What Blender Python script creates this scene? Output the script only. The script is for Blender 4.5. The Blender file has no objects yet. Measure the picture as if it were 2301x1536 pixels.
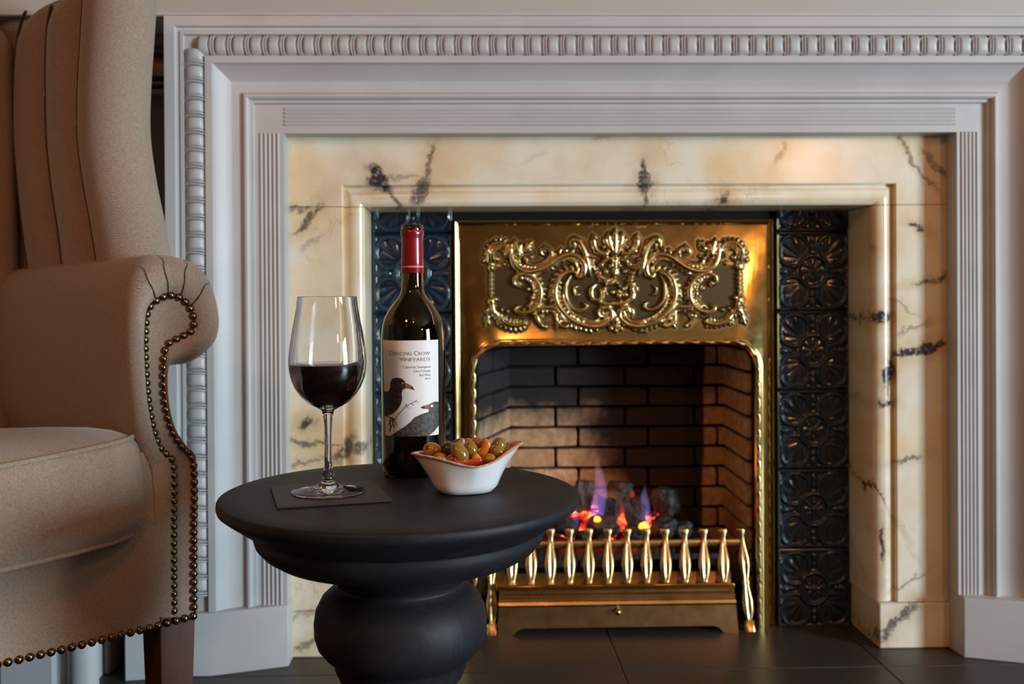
import bpy, bmesh, math, random
import numpy as np
from mathutils import Vector, Matrix, Euler, noise as mnoise
random.seed(7); rng = np.random.RandomState(3)
SC = bpy.context.scene
COL = SC.collection
R = math.radians
# ------------------------------------------------------------------ camera
W, H, F = 2301.0, 1536.0, 2270.0
YAW, PITCH, ROLL = R(-1.5), R(-0.3), R(-0.35)
SHX, SHY = 0.0163, -0.0422
cam_d = bpy.data.cameras.new('camera'); cam = bpy.data.objects.new('camera', cam_d); COL.objects.link(cam)
cam.location = (0, 0, 0.655)
CM = (Matrix.Rotation(YAW, 3, 'Z') @ Matrix.Rotation(R(90)+PITCH, 3, 'X') @ Matrix.Rotation(ROLL, 3, 'Z'))
cam.rotation_euler = CM.to_euler()
cam_d.sensor_width = 36; cam_d.lens = F/W*36; cam_d.shift_x = SHX; cam_d.shift_y = SHY
cam_d.clip_start = 0.02
cam_d.dof.use_dof = True; cam_d.dof.focus_distance = 1.13; cam_d.dof.aperture_fstop = 6.3
SC.camera = cam
# ------------------------------------------------------------------ world, lights, exposure
world = bpy.data.worlds.new('world'); SC.world = world; world.use_nodes = True
bg = world.node_tree.nodes['Background']; bg.inputs[0].default_value = (0.55, 0.68, 0.9, 1); bg.inputs[1].default_value = 0.1
SC.view_settings.view_transform = 'Standard'; SC.view_settings.look = 'None'
SC.view_settings.exposure = 0.35; SC.view_settings.gamma = 1.0; SC.view_settings.use_curve_mapping = False

def area_light(name, loc, target, sx, sy, power, color):
    d = bpy.data.lights.new(name, 'AREA'); d.shape = 'RECTANGLE'; d.size = sx; d.size_y = sy
    d.energy = power; d.color = color
    o = bpy.data.objects.new(name, d); COL.objects.link(o); o.location = loc
    o.rotation_euler = (Vector(target)-Vector(loc)).to_track_quat('-Z', 'Y').to_euler()
    return o
def point_light(name, loc, power, color, radius):
    d = bpy.data.lights.new(name, 'POINT'); d.energy = power; d.color = color; d.shadow_soft_size = radius
    o = bpy.data.objects.new(name, d); COL.objects.link(o); o.location = loc
    return o
# daylight falling through the window in the right-hand wall
area_light('window_daylight', (4.32, -1.35, 0.95), (0.0, -1.35, 0.95), 1.2, 1.6, 262, (0.64, 0.85, 1.0))
# warm lamps of the room, behind the camera
point_light('lamp_right', (1.50, -0.80, 1.25), 22.0, (1.0, 0.42, 0.14), 0.07)
point_light('lamp_left', (-0.60, 0.05, 1.45), 11.0, (1.0, 0.40, 0.13), 0.08)
point_light('lamp_ceiling', (0.2, -1.4, 2.2), 15.0, (1.0, 0.45, 0.17), 0.06)
# glow of the fire
point_light('fire_glow', (0.28, 2.06, 0.27), 0.19, (1.0, 0.34, 0.12), 0.05)

# ------------------------------------------------------------------ pixel helpers (photo px -> world)
CAMP = Vector(cam.location)
PPX, PPY = W/2 - SHX*W, H/2 + SHY*W
def ray(px, py):
    return (CM @ Vector(((px-PPX)/F, -(py-PPY)/F, -1.0)))
def on_y(px, py, Y):
    d = ray(px, py); return CAMP + d*((Y-CAMP.y)/d.y)
def on_z(px, py, Z):
    d = ray(px, py); return CAMP + d*((Z-CAMP.z)/d.z)
def on_plane(px, py, p0, n):
    d = ray(px, py); return CAMP + d*((Vector(p0)-CAMP).dot(n)/d.dot(n))

# ------------------------------------------------------------------ node helpers
class NT:
    def __init__(s, name):
        s.m = bpy.data.materials.new(name); s.m.use_nodes = True
        s.t = s.m.node_tree; s.t.nodes.clear()
        s.out = s.t.nodes.new('ShaderNodeOutputMaterial')
        s.b = s.t.nodes.new('ShaderNodeBsdfPrincipled')
        s.t.links.new(s.b.outputs[0], s.out.inputs[0])
    def n(s, typ, **kw):
        nd = s.t.nodes.new(typ)
        for k, v in kw.items(): setattr(nd, k, v)
        return nd
    def l(s, a, b): s.t.links.new(a, b)
    def put(s, sock, v):
        if isinstance(v, (int, float)): sock.default_value = v
        elif isinstance(v, (tuple, list)):
            sock.default_value = tuple(v) + ((1,) if len(v) == 3 and len(sock.default_value) == 4 else ())
        else: s.l(v, sock)
    def P(s, **kw):
        names = dict(color='Base Color', rough='Roughness', metal='Metallic', spec='Specular IOR Level', trans='Transmission Weight',
                     ior='IOR', coat='Coat Weight', coatr='Coat Roughness', sheen='Sheen Weight', sss='Subsurface Weight',
                     emis='Emission Color', es='Emission Strength', normal='Normal', sheenr='Sheen Roughness', aniso='Anisotropic')
        for k, v in kw.items(): s.put(s.b.inputs[names[k]], v)
        return s
    def math(s, op, a, b=0.0, c=0.0):
        nd = s.n('ShaderNodeMath', operation=op)
        s.put(nd.inputs[0], a); s.put(nd.inputs[1], b); s.put(nd.inputs[2], c); return nd.outputs[0]
    def vmath(s, op, a, b=(0, 0, 0)):
        nd = s.n('ShaderNodeVectorMath', operation=op); s.put(nd.inputs[0], a); s.put(nd.inputs[1], b)
        return nd.outputs['Value'] if op in ('LENGTH', 'DOT_PRODUCT') else nd.outputs[0]
    def obj(s): return s.n('ShaderNodeTexCoord').outputs['Object']
    def noise(s, vec, scale, detail=4, rough=0.55, color=False, dist=0.0):
        nd = s.n('ShaderNodeTexNoise'); s.put(nd.inputs['Vector'], vec); nd.inputs['Scale'].default_value = scale
        nd.inputs['Detail'].default_value = detail; nd.inputs['Roughness'].default_value = rough
        nd.inputs['Distortion'].default_value = dist
        return nd.outputs['Color' if color else 'Fac']
    def ramp(s, fac, stops):
        nd = s.n('ShaderNodeValToRGB'); s.put(nd.inputs[0], fac); e = nd.color_ramp.elements
        while len(e) < len(stops): e.new(0.5)
        for el, (p, c) in zip(e, stops):
            el.position = p; el.color = (tuple(c)+(1,)) if not isinstance(c, (int, float)) else (c, c, c, 1)
        return nd.outputs[0]
    def mix(s, f, a, b, mode='MIX'):
        nd = s.n('ShaderNodeMix', data_type='RGBA', blend_type=mode)
        s.put(nd.inputs[0], f); s.put(nd.inputs[6], a); s.put(nd.inputs[7], b); return nd.outputs[2]
    def bump(s, h, strength=0.3, dist=0.002):
        nd = s.n('ShaderNodeBump'); s.put(nd.inputs['Height'], h)
        nd.inputs['Strength'].default_value = strength; nd.inputs['Distance'].default_value = dist
        s.P(normal=nd.outputs[0]); return s
    def sep(s, v):
        nd = s.n('ShaderNodeSeparateXYZ'); s.put(nd.inputs[0], v); return nd.outputs
    def comb(s, x, y, z):
        nd = s.n('ShaderNodeCombineXYZ'); s.put(nd.inputs[0], x); s.put(nd.inputs[1], y); s.put(nd.inputs[2], z); return nd.outputs[0]
M = {}
def simple(name, color, rough, **kw):
    t = NT(name).P(color=color, rough=rough, **kw); M[name] = t.m; return t
# painted wood
t = NT('white_paint'); o = t.obj()
c = t.mix(t.ramp(t.noise(o, 9, 3), [(0.35, 0), (0.7, 1)]), (0.50, 0.48, 0.465), (0.55, 0.53, 0.515))
t.P(color=c, rough=0.42).bump(t.noise(o, 160, 3), 0.12, 0.0006); M['white_paint'] = t.m
t = NT('wall_paint'); o = t.obj()
t.P(color=t.mix(t.noise(o, 3, 3), (0.46, 0.41, 0.36), (0.50, 0.45, 0.40)), rough=0.6).bump(t.noise(o, 200, 2), 0.1, 0.0005); M['wall_paint'] = t.m
simple('room_wall', (0.13, 0.075, 0.04), 0.8); simple('room_ceiling', (0.26, 0.18, 0.11), 0.8); simple('carpet', (0.10, 0.055, 0.03), 0.95)
simple('recess_shade_paint', (0.20, 0.13, 0.085), 0.6)  # brown has the recess's warm shade put into the paint colour
simple('blue_paint', (0.10, 0.16, 0.26), 0.6)
# marble with placed veins
def marble():
    t = NT('marble'); o = t.obj()
    n1 = t.noise(o, 30, 8, 0.68, color=True); n2 = t.noise(o, 5.5, 4, 0.5, color=True)
    d1 = t.vmath('SCALE', t.vmath('SUBTRACT', n1, (0.5, 0.5, 0.5))); d1.node.inputs[3].default_value = 0.052
    d2 = t.vmath('SCALE', t.vmath('SUBTRACT', n2, (0.5, 0.5, 0.5))); d2.node.inputs[3].default_value = 0.045
    p = t.vmath('ADD', t.vmath('ADD', o, d1), d2)
    Ym = 1.832
    # px x, px y, half length px, half width px, angle deg (image, ccw), strength
    V = [(850, 402, 34, 15, -42, 1.0), (885, 445, 26, 5, -55, .8), (968, 362, 42, 6, 72, .7), (948, 425, 34, 12, 60, .8), (905, 395, 45, 4, 5, .4),
         (1442, 400, 34, 11, 85, .9), (1450, 440, 26, 4, 80, .8), (1628, 448, 13, 12, 20, .9), (1755, 345, 26, 6, 70, .45), (1350, 310, 20, 4, 0, .3),
         (2055, 360, 80, 4, -55, .6), (2105, 372, 38, 8, -50, .6), (2062, 508, 15, 6, -25, .9), (2092, 633, 42, 5, 12, .8), (2068, 782, 52, 10, 12, 1.2),
         (2003, 842, 40, 8, 82, 1.0), (1985, 715, 22, 12, 10, 1.1), (1990, 903, 14, 6, 0, 1.0), (2035, 1030, 26, 6, 5, .7), (2045, 1302, 40, 3, 30, .5),
         (2020, 1395, 60, 10, 45, .8), (1986, 1225, 45, 5, 85, .9), (2050, 735, 40, 3, 20, .45),
         (690, 492, 40, 8, 45, .8), (672, 468, 26, 5, 5, .6), (700, 545, 30, 5, 30, .3), (690, 950, 15, 9, 0, .9), (700, 998, 50, 5, -8, .7), (775, 1010, 38, 16, 60, .8),
         (690, 1040, 40, 5, 10, .5), (700, 1440, 70, 7, 25, .6), (680, 1385, 50, 4, 15, .35), (805, 1012, 18, 10, 60, .8),
         (1928, 565, 32, 18, 15, .9), (1940, 640, 60, 5, 80, .7), (1945, 1035, 95, 3, -62, 1.0), (1925, 830, 30, 4, 60, .6),
         (1200, 350, 30, 3, 20, .15), (2028, 690, 30, 3, -30, .4)]
    acc = None; hal = None
    for (x, y, a, b, ang, st) in V:
        c0 = on_y(x, y, Ym); k = 0.807/1000
        mp = t.n('ShaderNodeMapping', vector_type='TEXTURE')
        mp.inputs['Location'].default_value = (c0.x, Ym, c0.z)
        mp.inputs['Rotation'].default_value = (0, -R(ang), 0)
        mp.inputs['Scale'].default_value = (a*k*1.4, 0.20, b*k*1.5)
        t.l(p, mp.inputs['Vector'])
        L = t.vmath('LENGTH', mp.outputs[0])
        mr = t.n('ShaderNodeMapRange', interpolation_type='SMOOTHERSTEP'); t.l(L, mr.inputs[0])
        mr.inputs[1].default_value = 1.10; mr.inputs[2].default_value = 0.45; mr.inputs[3].default_value = 0; mr.inputs[4].default_value = st
        m2 = t.n('ShaderNodeMapRange', interpolation_type='SMOOTHSTEP'); t.l(L, m2.inputs[0])
        m2.inputs[1].default_value = 3.2; m2.inputs[2].default_value = 0.6; m2.inputs[3].default_value = 0; m2.inputs[4].default_value = min(1, st)
        hal = m2.outputs[0] if hal is None else t.math('MAXIMUM', hal, m2.outputs[0])
        acc = mr.outputs[0] if acc is None else t.math('MAXIMUM', acc, mr.outputs[0])
    brk = t.ramp(t.noise(o, 120, 4), [(0.30, 0.25), (0.5, 1)])
    vein = t.math('MULTIPLY', acc, brk)
    warm = t.ramp(t.noise(o, 6.5, 4, dist=0.6), [(0.42, 0), (0.68, 1)])
    base = t.mix(warm, (0.86, 0.775, 0.61), (0.83, 0.63, 0.37))
    halo = t.math('MULTIPLY', t.ramp(t.noise(p, 11, 3), [(0.5, 0), (0.75, 1)]), 0.35)
    base = t.mix(halo, base, (0.66, 0.45, 0.22))
    base = t.mix(t.math('MULTIPLY', hal, t.math('MULTIPLY', t.noise(o, 18, 3), 1.1)), base, (0.60, 0.40, 0.20))
    speck = t.ramp(t.noise(o, 300, 2), [(0.28, 1), (0.33, 0)])
    base = t.mix(t.math('MULTIPLY', speck, 0.25), base, (0.4, 0.28, 0.16))
    thin = t.noise(o, 7, 7, 0.62, dist=0.9)
    tl = t.ramp(t.math('ABSOLUTE', t.math('SUBTRACT', thin, 0.5)), [(0.0, 1), (0.006, 0)])
    msk = t.ramp(t.noise(o, 4, 2), [(0.56, 0), (0.66, 1)])
    base = t.mix(t.math('MULTIPLY', t.math('MULTIPLY', tl, msk), 0.55), base, (0.2, 0.14, 0.10))
    t.P(color=t.mix(vein, base, (0.035, 0.03, 0.045)), rough=0.22, spec=0.5); M['marble'] = t.m
marble()
# brass
def brass(name, col, rough, bump=0.0, scale=120):
    t = NT(name); o = t.obj()
    n = t.noise(o, 14, 4)
    c = t.mix(t.ramp(n, [(0.3, 0), (0.75, 1)]), col, tuple(x*y for x, y in zip(col, (0.72, 0.62, 0.5))))
    r = t.math('ADD', t.math('MULTIPLY', t.noise(o, 35, 3), 0.16), rough-0.06)
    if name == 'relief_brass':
        ta = t.n('ShaderNodeAttribute', attribute_name='tarnish_and_shade').outputs['Fac']
        c = t.mix(ta, c, (0.10, 0.07, 0.035)); r = t.math('ADD', r, t.math('MULTIPLY', ta, 0.28))  # dull tarnish plus crevice shade painted into the brass colour
    t.P(color=c, metal=1.0, rough=r)
    if bump: t.bump(t.noise(o, scale, 3), bump, 0.001)
    M[name] = t.m
brass('polished_brass', (0.58, 0.42, 0.15), 0.11, 0.10, 16)
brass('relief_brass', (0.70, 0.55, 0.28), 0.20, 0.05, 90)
brass('worn_brass', (0.66, 0.48, 0.24), 0.27, 0.05)
# glazed tile
t = NT('blue_glaze'); o = t.obj()
z = t.sep(o)[1]
pool = t.n('ShaderNodeMapRange'); t.l(z, pool.inputs[0]); pool.inputs[1].default_value = -0.0008; pool.inputs[2].default_value = -0.0065
c = t.mix(pool.outputs[0], (0.002, 0.009, 0.022), (0.014, 0.050, 0.085))
t.P(color=c, rough=0.16, spec=0.55, coat=0.4, coatr=0.05).bump(t.noise(o, 60, 2), 0.1, 0.001); M['blue_glaze'] = t.m
simple('dark_backing', (0.012, 0.010, 0.009), 0.9)
# fire brick with soot
t = NT('fire_brick'); geo = t.n('ShaderNodeNewGeometry').outputs['Position']
sx, sy, sz = t.sep(geo)
nn = t.noise(geo, 9, 5, 0.6); nn2 = t.noise(geo, 70, 4)
oi = t.n('ShaderNodeObjectInfo').outputs['Random']
base = t.mix(oi, (0.48, 0.32, 0.16), (0.62, 0.46, 0.26))
base = t.mix(t.ramp(nn2, [(0.3, 0), (0.7, 1)]), base, (0.34, 0.20, 0.11))
# soot stain: everything above shoulder height and the right hand two thirds of the back
up = t.math('MULTIPLY', t.math('SUBTRACT', sz, 0.400), 22)
rt = t.math('MULTIPLY', t.math('SUBTRACT', sx, 0.285), 14)
soot = t.math('MAXIMUM', up, t.math('ADD', rt, t.math('MULTIPLY', t.math('SUBTRACT', sz, 0.30), 5)))
rc = t.n('ShaderNodeMapRange'); t.l(sx, rc.inputs[0]); rc.inputs[1].default_value = 0.50; rc.inputs[2].default_value = 0.55; rc.inputs[3].default_value = 0; rc.inputs[4].default_value = 14
soot = t.math('SUBTRACT', soot, rc.outputs[0])
soot = t.math('ADD', soot, t.math('MULTIPLY', t.math('SUBTRACT', nn, 0.5), 3.4))
soot = t.ramp(t.math('ADD', t.math('MULTIPLY', soot, 0.5), 0.5), [(0.0, 0.0), (0.75, 0.985)])
t.P(color=t.mix(soot, base, (0.012, 0.011, 0.012)), rough=0.9).bump(nn2, 0.5, 0.003); M['fire_brick'] = t.m
simple('soot', (0.012, 0.010, 0.010), 0.95)
t = NT('coal'); o = t.obj()
t.P(color=t.mix(t.noise(o, 60, 4), (0.012, 0.011, 0.012), (0.05, 0.045, 0.045)), rough=0.6).bump(t.noise(o, 90, 5), 0.9, 0.004); M['coal'] = t.m
t = NT('ember'); o = t.obj(); n = t.noise(o, 42, 4)
t.P(color=(0.02, 0.01, 0.01), rough=0.9, emis=t.ramp(n, [(0.40, (0.25, 0.004, 0.002)), (0.52, (1.0, 0.02, 0.015)), (0.66, (1.0, 0.30, 0.03)), (0.78, (1, 0.8, 0.3))]),
    es=t.math('MULTIPLY', t.ramp(n, [(0.42, 0), (0.66, 1)]), 3.5)); M['ember'] = t.m
t = NT('hot_ember'); t.P(color=(0.1, 0.02, 0.01), rough=0.9, emis=(1.0, 0.30, 0.03), es=3.0); M['hot_ember'] = t.m
def flame_mat(name, lo, hi, z0, z1, st):
    t = NT(name); g = t.n('ShaderNodeNewGeometry').outputs['Position']; z = t.sep(g)[2]
    mr = t.n('ShaderNodeMapRange'); t.l(z, mr.inputs[0]); mr.inputs[1].default_value = z0; mr.inputs[2].default_value = z1
    e = t.n('ShaderNodeEmission'); t.l(t.mix(mr.outputs[0], lo, hi), e.inputs[0])
    fade = t.ramp(mr.outputs[0], [(0.0, 1), (0.55, 0.6), (1.0, 0.35)])
    t.l(t.math('MULTIPLY', fade, st), e.inputs[1])
    t.t.nodes.remove(t.b); t.l(e.outputs[0], t.out.inputs['Volume']); M[name] = t.m
flame_mat('blue_flame', (0.16, 0.20, 1.0), (0.75, 0.42, 0.40), 0.19, 0.32, 16)
flame_mat('red_flame', (1.0, 0.06, 0.03), (1.0, 0.10, 0.10), 0.18, 0.26, 42)
# black stained wood
t = NT('black_wood'); o = t.obj(); xyz = t.sep(o)
gv = t.comb(t.math('MULTIPLY', xyz[0], 6.0), t.math('MULTIPLY', xyz[1], 60.0), t.math('MULTIPLY', xyz[2], 6.0))
g = t.noise(gv, 3.0, 6, 0.65)
wear = t.ramp(t.noise(o, 14, 5, 0.7), [(0.55, 0), (0.8, 1)])
c = t.mix(g, (0.004, 0.004, 0.005), (0.020, 0.019, 0.021)); c = t.mix(t.math('MULTIPLY', wear, 0.5), c, (0.055, 0.05, 0.048))
t.P(color=c, rough=0.55, spec=0.28).bump(g, 0.35, 0.0012); M['black_wood'] = t.m
t = NT('slate'); o = t.obj()
t.P(color=t.mix(t.noise(o, 4, 5), (0.030, 0.026, 0.024), (0.058, 0.050, 0.045)), rough=0.42).bump(t.noise(o, 30, 6), 0.25, 0.002); M['slate'] = t.m
t = NT('leather'); o = t.obj()
t.P(color=(0.028, 0.017, 0.016), rough=0.55).bump(t.noise(o, 500, 3), 0.3, 0.0004); M['leather'] = t.m
t = NT('leg_wood'); o = t.obj(); q = t.sep(o)
t.P(color=t.mix(t.noise(t.comb(t.math('MULTIPLY', q[0], 8), t.math('MULTIPLY', q[1], 8), q[2]), 14, 5), (0.055, 0.016, 0.008), (0.12, 0.04, 0.018)), rough=0.32); M['leg_wood'] = t.m
# herringbone wool
def wool(name, flat):
    t = NT(name); o = t.obj(); x, y, z = t.sep(o)
    s = t.math('ADD', x, y); h = z
    zig = t.math('PINGPONG', s, 0.0034)
    w = t.math('SINE', t.math('MULTIPLY', t.math('ADD', h, t.math('MULTIPLY', zig, 1.0)), 2*math.pi/0.0021))
    nz = t.sep(t.n('ShaderNodeNewGeometry').outputs['Normal'])[2]; w = t.math('MULTIPLY', w, t.math('MAXIMUM', 0.0, t.math('SUBTRACT', 1.0, t.math('MULTIPLY', t.math('MULTIPLY', nz, nz), 2.2))))
    fz = t.math('ADD', t.math('MULTIPLY', t.noise(o, 900, 2), 0.5), t.math('MULTIPLY', t.math('SUBTRACT', t.noise(o, 330, 3, 0.7), 0.25), 0.9)); w2 = t.math('ADD', t.math('MULTIPLY', w, 0.30), fz)
    big = t.noise(o, 7, 3)
    a = t.mix(big, (0.175, 0.118, 0.082), (0.21, 0.145, 0.10)); b = t.mix(big, (0.40, 0.31, 0.235), (0.44, 0.34, 0.26))
    t.P(color=t.mix(t.ramp(w2, [(0.15, 0), (0.8, 1)]), a, b), rough=0.9, sheen=0.25, sheenr=0.5).bump(w2, 0.25, 0.0008)
    M[name] = t.m
wool('herringbone_wool', False)
simple('crease_shade', (0.03, 0.02, 0.015), 0.9)
simple('nail_bronze', (0.20, 0.13, 0.075), 0.24, metal=1.0)
# glass and drinks
simple('clear_glass', (1, 1, 1), 0.0, trans=1.0, ior=1.5)
simple('bottle_glass', (0.27, 0.19, 0.03), 0.015, trans=1.0, ior=1.5)
simple('red_wine', (0.010, 0.0003, 0.001), 0.0, trans=0.9, ior=1.34)
simple('bottled_wine', (0.006, 0.002, 0.002), 0.02, trans=0.0)
t = simple('capsule_red', (0.22, 0.004, 0.012), 0.28, coat=0.4)
simple('capsule_band', (0.62, 0.20, 0.12), 0.3)
simple('paper', (0.80, 0.76, 0.73), 0.55); simple('ink_grey', (0.27, 0.26, 0.25), 0.6)
t = NT('crow_brown'); o = t.obj(); t.P(color=t.mix(t.ramp(t.noise(o, 260, 4), [(0.4, 0), (0.65, 1)]), (0.014, 0.010, 0.009), (0.07, 0.03, 0.02)), rough=0.6); M['crow_brown'] = t.m
t = NT('crow_grey'); o = t.obj(); t.P(color=t.mix(t.ramp(t.noise(o, 260, 4), [(0.4, 0), (0.65, 1)]), (0.028, 0.024, 0.022), (0.11, 0.085, 0.065)), rough=0.6); M['crow_grey'] = t.m
simple('beak_orange', (0.32, 0.10, 0.04), 0.6); simple('ink_black', (0.02, 0.017, 0.016), 0.6)
simple('porcelain', (0.74, 0.75, 0.75), 0.18, coat=0.3)
t = NT('speckled_glaze'); o = t.obj()
c = t.mix(t.ramp(t.noise(o, 160, 5, 0.7), [(0.42, 0), (0.62, 1)]), (0.42, 0.17, 0.07), (0.66, 0.42, 0.27)); c = t.mix(t.ramp(t.noise(o, 420, 2), [(0.62, 0), (0.68, 1)]), c, (0.12, 0.05, 0.03))
t.P(color=c, rough=0.3, coat=0.3); M['speckled_glaze'] = t.m
t = NT('rim_glaze'); o = t.obj()
c = t.mix(t.ramp(t.noise(o, 90, 4, 0.6), [(0.52, 0), (0.66, 1)]), (0.66, 0.33, 0.19), (0.80, 0.70, 0.60))
t.P(color=c, rough=0.25, coat=0.3); M['rim_glaze'] = t.m
def fruit(name, a, b):
    t = NT(name); o = t.obj()
    t.P(color=t.mix(t.ramp(t.noise(o, 90, 4), [(0.35, 0), (0.7, 1)]), a, b), rough=0.16, sss=0.15, coat=0.6, coatr=0.05); t.b.inputs['Subsurface Radius'].default_value = (0.004, 0.003, 0.001); M[name] = t.m
fruit('olive_green', (0.30, 0.155, 0.014), (0.20, 0.115, 0.010)); fruit('olive_gold', (0.44, 0.17, 0.018), (0.32, 0.13, 0.014))
fruit('olive_purple', (0.05, 0.016, 0.014), (0.14, 0.05, 0.035)); fruit('pepper_orange', (0.74, 0.20, 0.012), (0.60, 0.12, 0.008))
fruit('pepper_red', (0.60, 0.075, 0.015), (0.48, 0.04, 0.01)); fruit('onion_pink', (0.46, 0.25, 0.15), (0.30, 0.10, 0.07))
simple('olive_hole', (0.03, 0.008, 0.004), 0.5)
simple('iron', (0.02, 0.018, 0.017), 0.6)

# ------------------------------------------------------------------ mesh helpers
class MB:
    def __init__(s): s.v = []; s.f = []; s.mi = []
    def add(s, vs, fs, mi=0):
        o = len(s.v); s.v += [tuple(v) for v in vs]; s.f += [tuple(i+o for i in f) for f in fs]; s.mi += [mi]*len(fs); return s
    def box(s, x0, x1, y0, y1, z0, z1, mi=0):
        v = [(x0, y0, z0), (x1, y0, z0), (x1, y1, z0), (x0, y1, z0), (x0, y0, z1), (x1, y0, z1), (x1, y1, z1), (x0, y1, z1)]
        return s.add(v, [(0, 3, 2, 1), (4, 5, 6, 7), (0, 1, 5, 4), (1, 2, 6, 5), (2, 3, 7, 6), (3, 0, 4, 7)], mi)
    def rings(s, rings, closed=True, cap=(False, False), mi=0):
        n = len(rings[0]); vs = [p for r in rings for p in r]; fs = []
        for i in range(len(rings)-1):
            for j in range(n if closed else n-1):
                a = i*n+j; b = i*n+(j+1) % n; fs.append((a, b, b+n, a+n))
        if cap[0]: fs.append(tuple(range(n))[::-1])
        if cap[1]: fs.append(tuple((len(rings)-1)*n+j for j in range(n)))
        return s.add(vs, fs, mi)
    def lathe(s, prof, n=64, c=(0, 0), mi=0):
        rs = []
        for (r, z) in prof:
            rs.append([(c[0]+r*math.cos(2*math.pi*j/n), c[1]+r*math.sin(2*math.pi*j/n), z) for j in range(n)])
        return s.rings(rs, mi=mi)
    def tube(s, pts, rad, n=8, cap=True, up=(0, 0, 1), flat=1.0, mi=0):
        pts = [Vector(p) for p in pts]; rs = []; m = len(pts)
        for i, p in enumerate(pts):
            t = (pts[min(i+1, m-1)]-pts[max(i-1, 0)]).normalized()
            a = t.cross(Vector(up)); a = a.normalized() if a.length > 1e-5 else t.orthogonal().normalized()
            b = a.cross(t).normalized(); r = rad[i] if isinstance(rad, (list, tuple)) else rad
            rs.append([p + a*(r*math.cos(2*math.pi*j/n)) + b*(r*flat*math.sin(2*math.pi*j/n)) for j in range(n)])
        return s.rings(rs, cap=(cap, cap), mi=mi)
    def mesh(s, name, mats, smooth=40):
        me = bpy.data.meshes.new(name); me.from_pydata([tuple(v) for v in s.v], [], s.f)
        if not isinstance(mats, (list, tuple)): mats = [mats]
        for m in mats: me.materials.append(M[m])
        if len(mats) > 1: me.polygons.foreach_set('material_index', s.mi)
        bm = bmesh.new(); bm.from_mesh(me); bmesh.ops.remove_doubles(bm, verts=bm.verts, dist=1e-6)
        bmesh.ops.recalc_face_normals(bm, faces=bm.faces); bm.to_mesh(me); bm.free()
        if smooth:
            me.shade_smooth(); me.set_sharp_from_angle(angle=R(smooth))
        return me
    def obj(s, name, mats, parent=None, smooth=40, bevel=0.0, label=None, loc=None):
        return link(s.mesh(name, mats, smooth), name, parent, bevel, label, loc)
def link(me, name, parent=None, bevel=0.0, label=None, loc=None, rot=None):
    o = bpy.data.objects.new(name, me); COL.objects.link(o)
    if parent: o.parent = parent
    if loc is not None: o.location = loc
    if rot is not None: o.rotation_euler = rot
    if bevel:
        b = o.modifiers.new('bevel', 'BEVEL'); b.width = bevel; b.segments = 2; b.limit_method = 'ANGLE'; b.angle_limit = R(35)
    if label: o['label'] = label
    return o
def tag(o, label, cat, group=None):
    o['label'] = label; o['category'] = cat
    if group: o['group'] = group
    return o
def thing(name, label, cat, loc=(0, 0, 0), rz=0, group=None):
    o = bpy.data.objects.new(name, None); COL.objects.link(o); o.location = loc; o.rotation_euler = (0, 0, rz)
    o.empty_display_size = 0.05; return tag(o, label, cat, group)
def struct(o): o['kind'] = 'structure'; return o
def spline(pts, n=12):
    pts = [Vector(p) for p in pts]; P = [pts[0]*2-pts[1]] + pts + [pts[-1]*2-pts[-2]]; out = []
    for i in range(1, len(P)-2):
        a, b, c, d = P[i-1:i+3]
        for k in range(n):
            u = k/n; out.append(0.5*((2*b)+(-a+c)*u+(2*a-5*b+4*c-d)*u*u+(-a+3*b-3*c+d)*u**3))
    out.append(pts[-1]); return out

# ================================================================== SETTING
# hearth / floor
fx0, fx1, fy0, fy1 = -3.0, 4.4, -3.6, 2.4
fl = struct(MB().box(fx0, fx1, fy0, fy1, -0.08, -0.012).obj('floor', 'carpet'))
xj = on_z(1385, 1470, 0).x
slab = MB().box(-0.2281, 0.2281, -0.2281, 0.2281, -0.0118, 0.0).mesh('slate_slab', 'slate', 0)
for i in range(-3, 4):
    for j in range(0, 6):
        link(slab, 'slate_slab', fl, 0.002, loc=(xj+0.2285+i*0.457, 2.20-j*0.457-0.2285, 0))
MB().box(fx0, xj-3*0.457-0.002, fy0, 2.2, -0.0118, -0.001).obj('floor_margin', 'carpet', fl)
MB().box(xj+4*0.457+0.002, fx1, fy0, 2.2, -0.0118, -0.001).obj('floor_margin', 'carpet', fl)
MB().box(xj-3*0.457, xj+4*0.457, fy0, 2.20-6*0.457-0.002, -0.0118, -0.001).obj('floor_margin', 'carpet', fl)
# room shell
struct(MB().box(fx0, fx1, fy0-0.1, fy0, -0.08, 2.6).obj('wall_back', 'room_wall'))
struct(MB().box(fx0-0.1, fx0, fy0, fy1, -0.08, 2.6).obj('wall_left', 'room_wall'))
struct(MB().box(fx0, fx1, fy0, fy1, 2.6, 2.7).obj('ceiling', 'room_ceiling'))
wy0, wy1, wz0, wz1 = -2.0, -0.70, 0.10, 1.80
wr = struct(MB().box(fx1, fx1+0.15, fy0, wy0, -0.08, 2.6).box(fx1, fx1+0.15, wy1, fy1, -0.08, 2.6).box(fx1, fx1+0.15, wy0, wy1, -0.08, wz0)
            .box(fx1, fx1+0.15, wy0, wy1, wz1, 2.6).obj('wall_right', 'room_wall'))
wf = MB()
for (a, b) in ((wy0, wy0+0.05), (wy1-0.05, wy1), (-1.37, -1.33)): wf.box(fx1-0.01, fx1+0.04, a, b, wz0, wz1)
for (a, b) in ((wz0, wz0+0.05), (wz1-0.05, wz1), (0.93, 0.97)): wf.box(fx1-0.01, fx1+0.04, wy0, wy1, a, b)
struct(wf.obj('window_1', 'white_paint'))

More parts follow.
